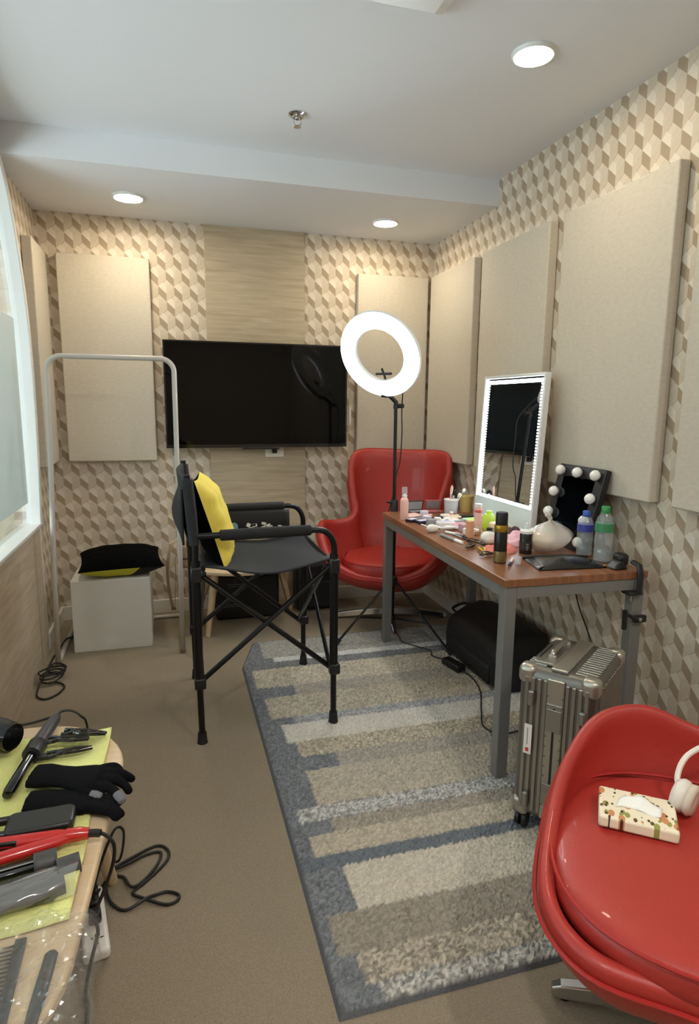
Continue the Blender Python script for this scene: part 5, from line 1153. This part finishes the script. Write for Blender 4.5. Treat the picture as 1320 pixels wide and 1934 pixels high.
# red flat iron
fi = thing('flat_iron', 'red hair straightener lying open on the towel', 'hair straightener', (-0.27, 1.165, TT))
m_redg = mat('iron_red', rgb(186, 34, 30), 0.22, coat=0.5)
hinge = Vector((-0.208, 1.168, TT + 0.016))
for sg, e_, tl in ((1, Vector((-0.405, 1.178, TT + 0.020)), 'upper'), (-1, Vector((-0.400, 1.120, TT + 0.012)), 'lower')):
    d = (e_ - hinge).normalized()
    ar = B().tube([tuple(hinge + d * -0.005), tuple(hinge + d * 0.03 + Vector((0, sg * 0.004, 0))), tuple(hinge.lerp(e_, 0.55)), tuple(e_)], [0.010, 0.0125, 0.0135, 0.013], 12, flat=0.85).ob('arm', m_redg, fi)
    B().box(tuple(hinge.lerp(e_, 0.72) + Vector((0, -sg * 0.010, 0))), (0.09, 0.006, 0.016), Matrix.Rotation(math.atan2(d.y, d.x), 3, 'Z')).ob('heating_plate', m_black, ar, bevel=0.002)
B().tube([tuple(hinge + Vector((-0.012, 0, 0))), tuple(hinge + Vector((0.012, 0, 0))), tuple(hinge + Vector((0.028, -0.001, -0.001)))], [0.014, 0.013, 0.0105], 14).ob('hinge', m_redg, fi)
B().tube(smooth_path([tuple(hinge + Vector((0.027, -0.001, -0.001))), (-0.165, 1.168, TT + 0.012), (-0.150, 1.165, TT + 0.006), (-0.136, 1.165, TT - 0.02), (-0.148, 1.19, 0.40), (-0.20, 1.30, 0.22), (-0.235, 1.44, 0.10), (-0.238, 1.50, 0.055)], 6), [0.0075] * 9 + [0.0036] * 34, 8).ob('cord', m_cable, fi)
# two black setting bars with end clips
m_silver = mat('silver_strip', rgb(200, 196, 186), 0.25, metal=0.8); m_dgrey = mat('dark_grey_clip', rgb(66, 64, 62), 0.5)
def setting_bar(label, a, b_, z):
    a, b_ = Vector((a[0], a[1], z)), Vector((b_[0], b_[1], z)); d = (b_ - a).normalized(); R = Matrix.Rotation(math.atan2(d.y, d.x), 3, 'Z'); L = (b_ - a).length; q = Vector((-d.y, d.x, 0))
    t = thing('setting_bar', label, 'hair tool', tuple(a.lerp(b_, 0.5)))
    for sg in (-1, 1):
        B().box(tuple(a.lerp(b_, 0.5) + q * sg * 0.008 + Vector((0, 0, 0.006))), (L, 0.011, 0.010), R).ob('bar', m_blackgloss, t, bevel=0.002)
    B().box(tuple(a.lerp(b_, 0.5) + q * 0.001 + Vector((0, 0, 0.0118))), (L * 0.96, 0.0024, 0.0016), R).ob('silver_line', m_silver, t, smooth=False)
    B().grid(lambda u, v: tuple(b_ + d * (-0.030 + 0.038 * u) + q * (0.022 * math.cos(PI * v)) + Vector((0, 0, 0.004 + 0.020 * math.sin(PI * v)))), 6, 10).ob('end_clip', m_dgrey, t, solid=0.003, ang=0)
setting_bar('black setting bar with grey end clip nearest the red straightener', (-0.41, 1.088), (-0.238, 1.122), TT)
setting_bar('black setting bar with grey end clip nearer the clear bags', (-0.40, 1.040), (-0.196, 1.098), TT)
# crumpled grey sleeve over a third tool
gs = thing('film_sleeve', 'crumpled translucent sleeve around a black roller on the towel', 'plastic sleeve', (-0.26, 1.035, TT))
B().tube([(-0.40, 1.00, TT + 0.012), (-0.28, 1.022, TT + 0.013), (-0.232, 1.034, TT + 0.014), (-0.205, 1.042, TT + 0.014)], [0.011, 0.012, 0.017, 0.016], 14).ob('roller', m_dgrey, gs)
def slv(u, v):
    a = 2 * PI * v; x = -0.42 + 0.235 * u; y = 0.998 + 0.055 * u
    r = 0.020 + 0.010 * u + 0.004 * math.sin(9 * u + 3 * a) + 0.003 * math.sin(5 * a + 23 * u)
    return (x, y + r * math.cos(a) * 1.15, TT + 0.017 + r * math.sin(a) * 0.62)
B().grid(lambda u, v: slv(v, u), 20, 34, close_u=True).ob('sleeve', clear('sleeve_film', (0.92, 0.92, 0.92), 0.84, 0.12, film=(0.7, 0.7, 0.7)), gs, ang=0)
# combs in clear bag
m_comb = mat('comb_black', rgb(27, 26, 26), 0.35)
c1 = thing('wide_comb', 'black wide-toothed comb under the clear bag', 'comb', (-0.262, 0.885, LZ))
B().box((-0.256, 0.875, LZ + 0.006), (0.017, 0.175, 0.006), Matrix.Rotation(0.02, 3, 'Z')).ob('spine', m_comb, c1, bevel=0.002)
for k in range(21):
    y = 0.795 + k * 0.0078
    B().tube([(-0.262, y, LZ + 0.006), (-0.310, y - 0.002, LZ + 0.005)], [0.0019, 0.0010], 5).ob('tooth', m_comb, c1)
c2 = thing('tail_comb', 'black comb handle lying beside the wide-toothed comb', 'comb', (-0.21, 0.86, LZ))
B().tube([(-0.207, 0.925, LZ + 0.006), (-0.207, 0.920, LZ + 0.006), (-0.211, 0.86, LZ + 0.006), (-0.217, 0.785, LZ + 0.006)], [0.006, 0.010, 0.0105, 0.008], 10, flat=0.5).ob('handle', m_comb, c2)
B().box((-0.222, 0.752, LZ + 0.006), (0.020, 0.08, 0.006), Matrix.Rotation(-0.08, 3, 'Z')).ob('spine', m_comb, c2, bevel=0.002)
cbg = thing('clear_bag', 'crumpled clear plastic bag over the combs at the table edge', 'plastic bag', (-0.24, 0.86, LZ))
rn = random.Random(21); PHI = [(rn.uniform(-140, 140), rn.uniform(-140, 140), rn.uniform(0, 6)) for _ in range(12)]
def cbag(h0, amp):
    def fn(u, v):
        x = -0.345 + 0.205 * u; y = 0.70 + 0.285 * v
        z = LZ + h0 + amp * sum(math.sin(a * x + b * y + c) for a, b, c in PHI) / 3 + amp * 0.9 * abs(math.sin(43 * x - 61 * y + 3 * math.sin(30 * x)))
        z = max(z, LZ + 0.012)
        z += amp * 0.55 * rn.uniform(-1, 1)
        over = max(0, x + 0.172)
        z -= over * over * 40
        return (x + 0.004 * math.sin(70 * y), y + 0.005 * math.sin(50 * x), z)
    return fn
m_cbag = clear('clear_bag_film', (0.97, 0.97, 0.96), 0.955, 0.10, film=(0.80, 0.80, 0.80))
B().grid(cbag(0.024, 0.0042), 44, 58).ob('upper_film', m_cbag, cbg, smooth=False)
B().grid(cbag(0.016, 0.0025), 34, 46).ob('lower_film', m_cbag, cbg, smooth=False)

# ================================================================== POWER STRIP AND FLOOR CABLES
pa = math.atan2(1.61 - 1.41, -0.251 + 0.214) - PI / 2
ps = thing('power_strip', 'white power strip with black plugs on the carpet below the oval table', 'power strip', (-0.236, 1.505, 0), pa, world=False)
B().box((0, 0, 0.016), (0.062, 0.225, 0.032)).ob('casing', m_wht, ps, bevel=0.010, bseg=3)
for k in range(4):
    y = -0.055 + k * 0.042
    if k > 0: B().box((0.004, y, 0.046), (0.030, 0.030, 0.030)).ob('plug', m_black, ps, bevel=0.006)
for (x, y, w_, h_) in ((0.0, -0.062, 0.003, 0.008), (0.009, -0.062, 0.003, 0.008), (-0.008, -0.068, 0.006, 0.003), (0.014, -0.072, 0.009, 0.003), (0.004, -0.088, 0.004, 0.004)):
    B().box((x, y, 0.0322), (w_, h_, 0.001)).ob('socket_slot', m_black, ps, smooth=False)
cz = 0.005
coil = [(-0.236, 1.56, 0.05), (-0.225, 1.64, 0.012), (-0.208, 1.70, cz), (-0.160, 1.735, cz), (-0.089, 1.770, cz), (-0.056, 1.745, cz), (-0.054, 1.705, cz), (-0.083, 1.662, cz), (-0.118, 1.625, cz), (-0.147, 1.596, cz), (-0.112, 1.560, cz + 0.004), (-0.060, 1.531, cz), (-0.030, 1.536, cz), (-0.026, 1.556, cz), (-0.055, 1.575, cz), (-0.085, 1.572, cz), (-0.111, 1.556, cz + 0.008), (-0.162, 1.539, cz), (-0.200, 1.575, cz), (-0.217, 1.625, cz + 0.004), (-0.210, 1.670, cz), (-0.176, 1.664, cz), (-0.150, 1.610, cz + 0.008), (-0.120, 1.632, cz + 0.002), (-0.083, 1.690, cz), (-0.076, 1.738, cz), (-0.120, 1.738, cz), (-0.190, 1.700, cz + 0.004), (-0.240, 1.72, cz), (-0.255, 1.76, 0.012)]
tag(B().tube(smooth_path(coil, 7), 0.0042, 8).ob('cable_loops', m_cable), 'black cable lying in loose loops on the carpet by the oval table', 'cable')
tag(B().tube(smooth_path([(-0.236, 1.46, 0.055), (-0.228, 1.42, 0.10), (-0.205, 1.36, 0.12), (-0.222, 1.33, 0.06), (-0.232, 1.31, 0.012), (-0.224, 1.28, cz), (-0.222, 1.22, cz), (-0.235, 1.14, cz), (-0.26, 1.05, cz)], 7), 0.0042, 8).ob('strip_cable', m_cable), 'black cable running from the power strip toward the near picture edge', 'cable')
tag(B().tube(smooth_path([(-0.238, 1.535, 0.06), (-0.225, 1.55, 0.12), (-0.185, 1.60, 0.20), (-0.165, 1.64, 0.16), (-0.19, 1.70, 0.03), (-0.25, 1.78, cz), (-0.33, 1.80, cz)], 7), 0.0036, 8).ob('arched_cable', m_cable), 'black cable arching up beside the oval table leg', 'cable')
pts = [(-0.45, 3.86, 0.008), (-0.55, 3.80, 0.006), (-0.575, 3.66, 0.012), (-0.597, 3.56, 0.036), (-0.625, 3.46, 0.008), (-0.635, 3.34, 0.006), (-0.628, 3.20, 0.006)]
for k in range(26):
    a = 0.9 + k * 2 * PI / 8; r = 0.052 + 0.010 * math.sin(k * 1.7)
    pts.append((-0.592 + r * math.cos(a), 3.105 + 1.25 * r * math.sin(a), 0.007 + 0.0021 * k))
pts += [(-0.63, 3.05, 0.03), (-0.638, 2.98, 0.006), (-0.625, 2.915, 0.006), (-0.585, 2.885, 0.006), (-0.54, 2.93, 0.006), (-0.525, 3.0, 0.006), (-0.555, 3.045, 0.008), (-0.60, 3.05, 0.012)]
tag(B().tube(smooth_path(pts, 5), 0.0045, 8).ob('coiled_cable', m_cable), 'coiled black cable at the foot of the clothes rail', 'cable')
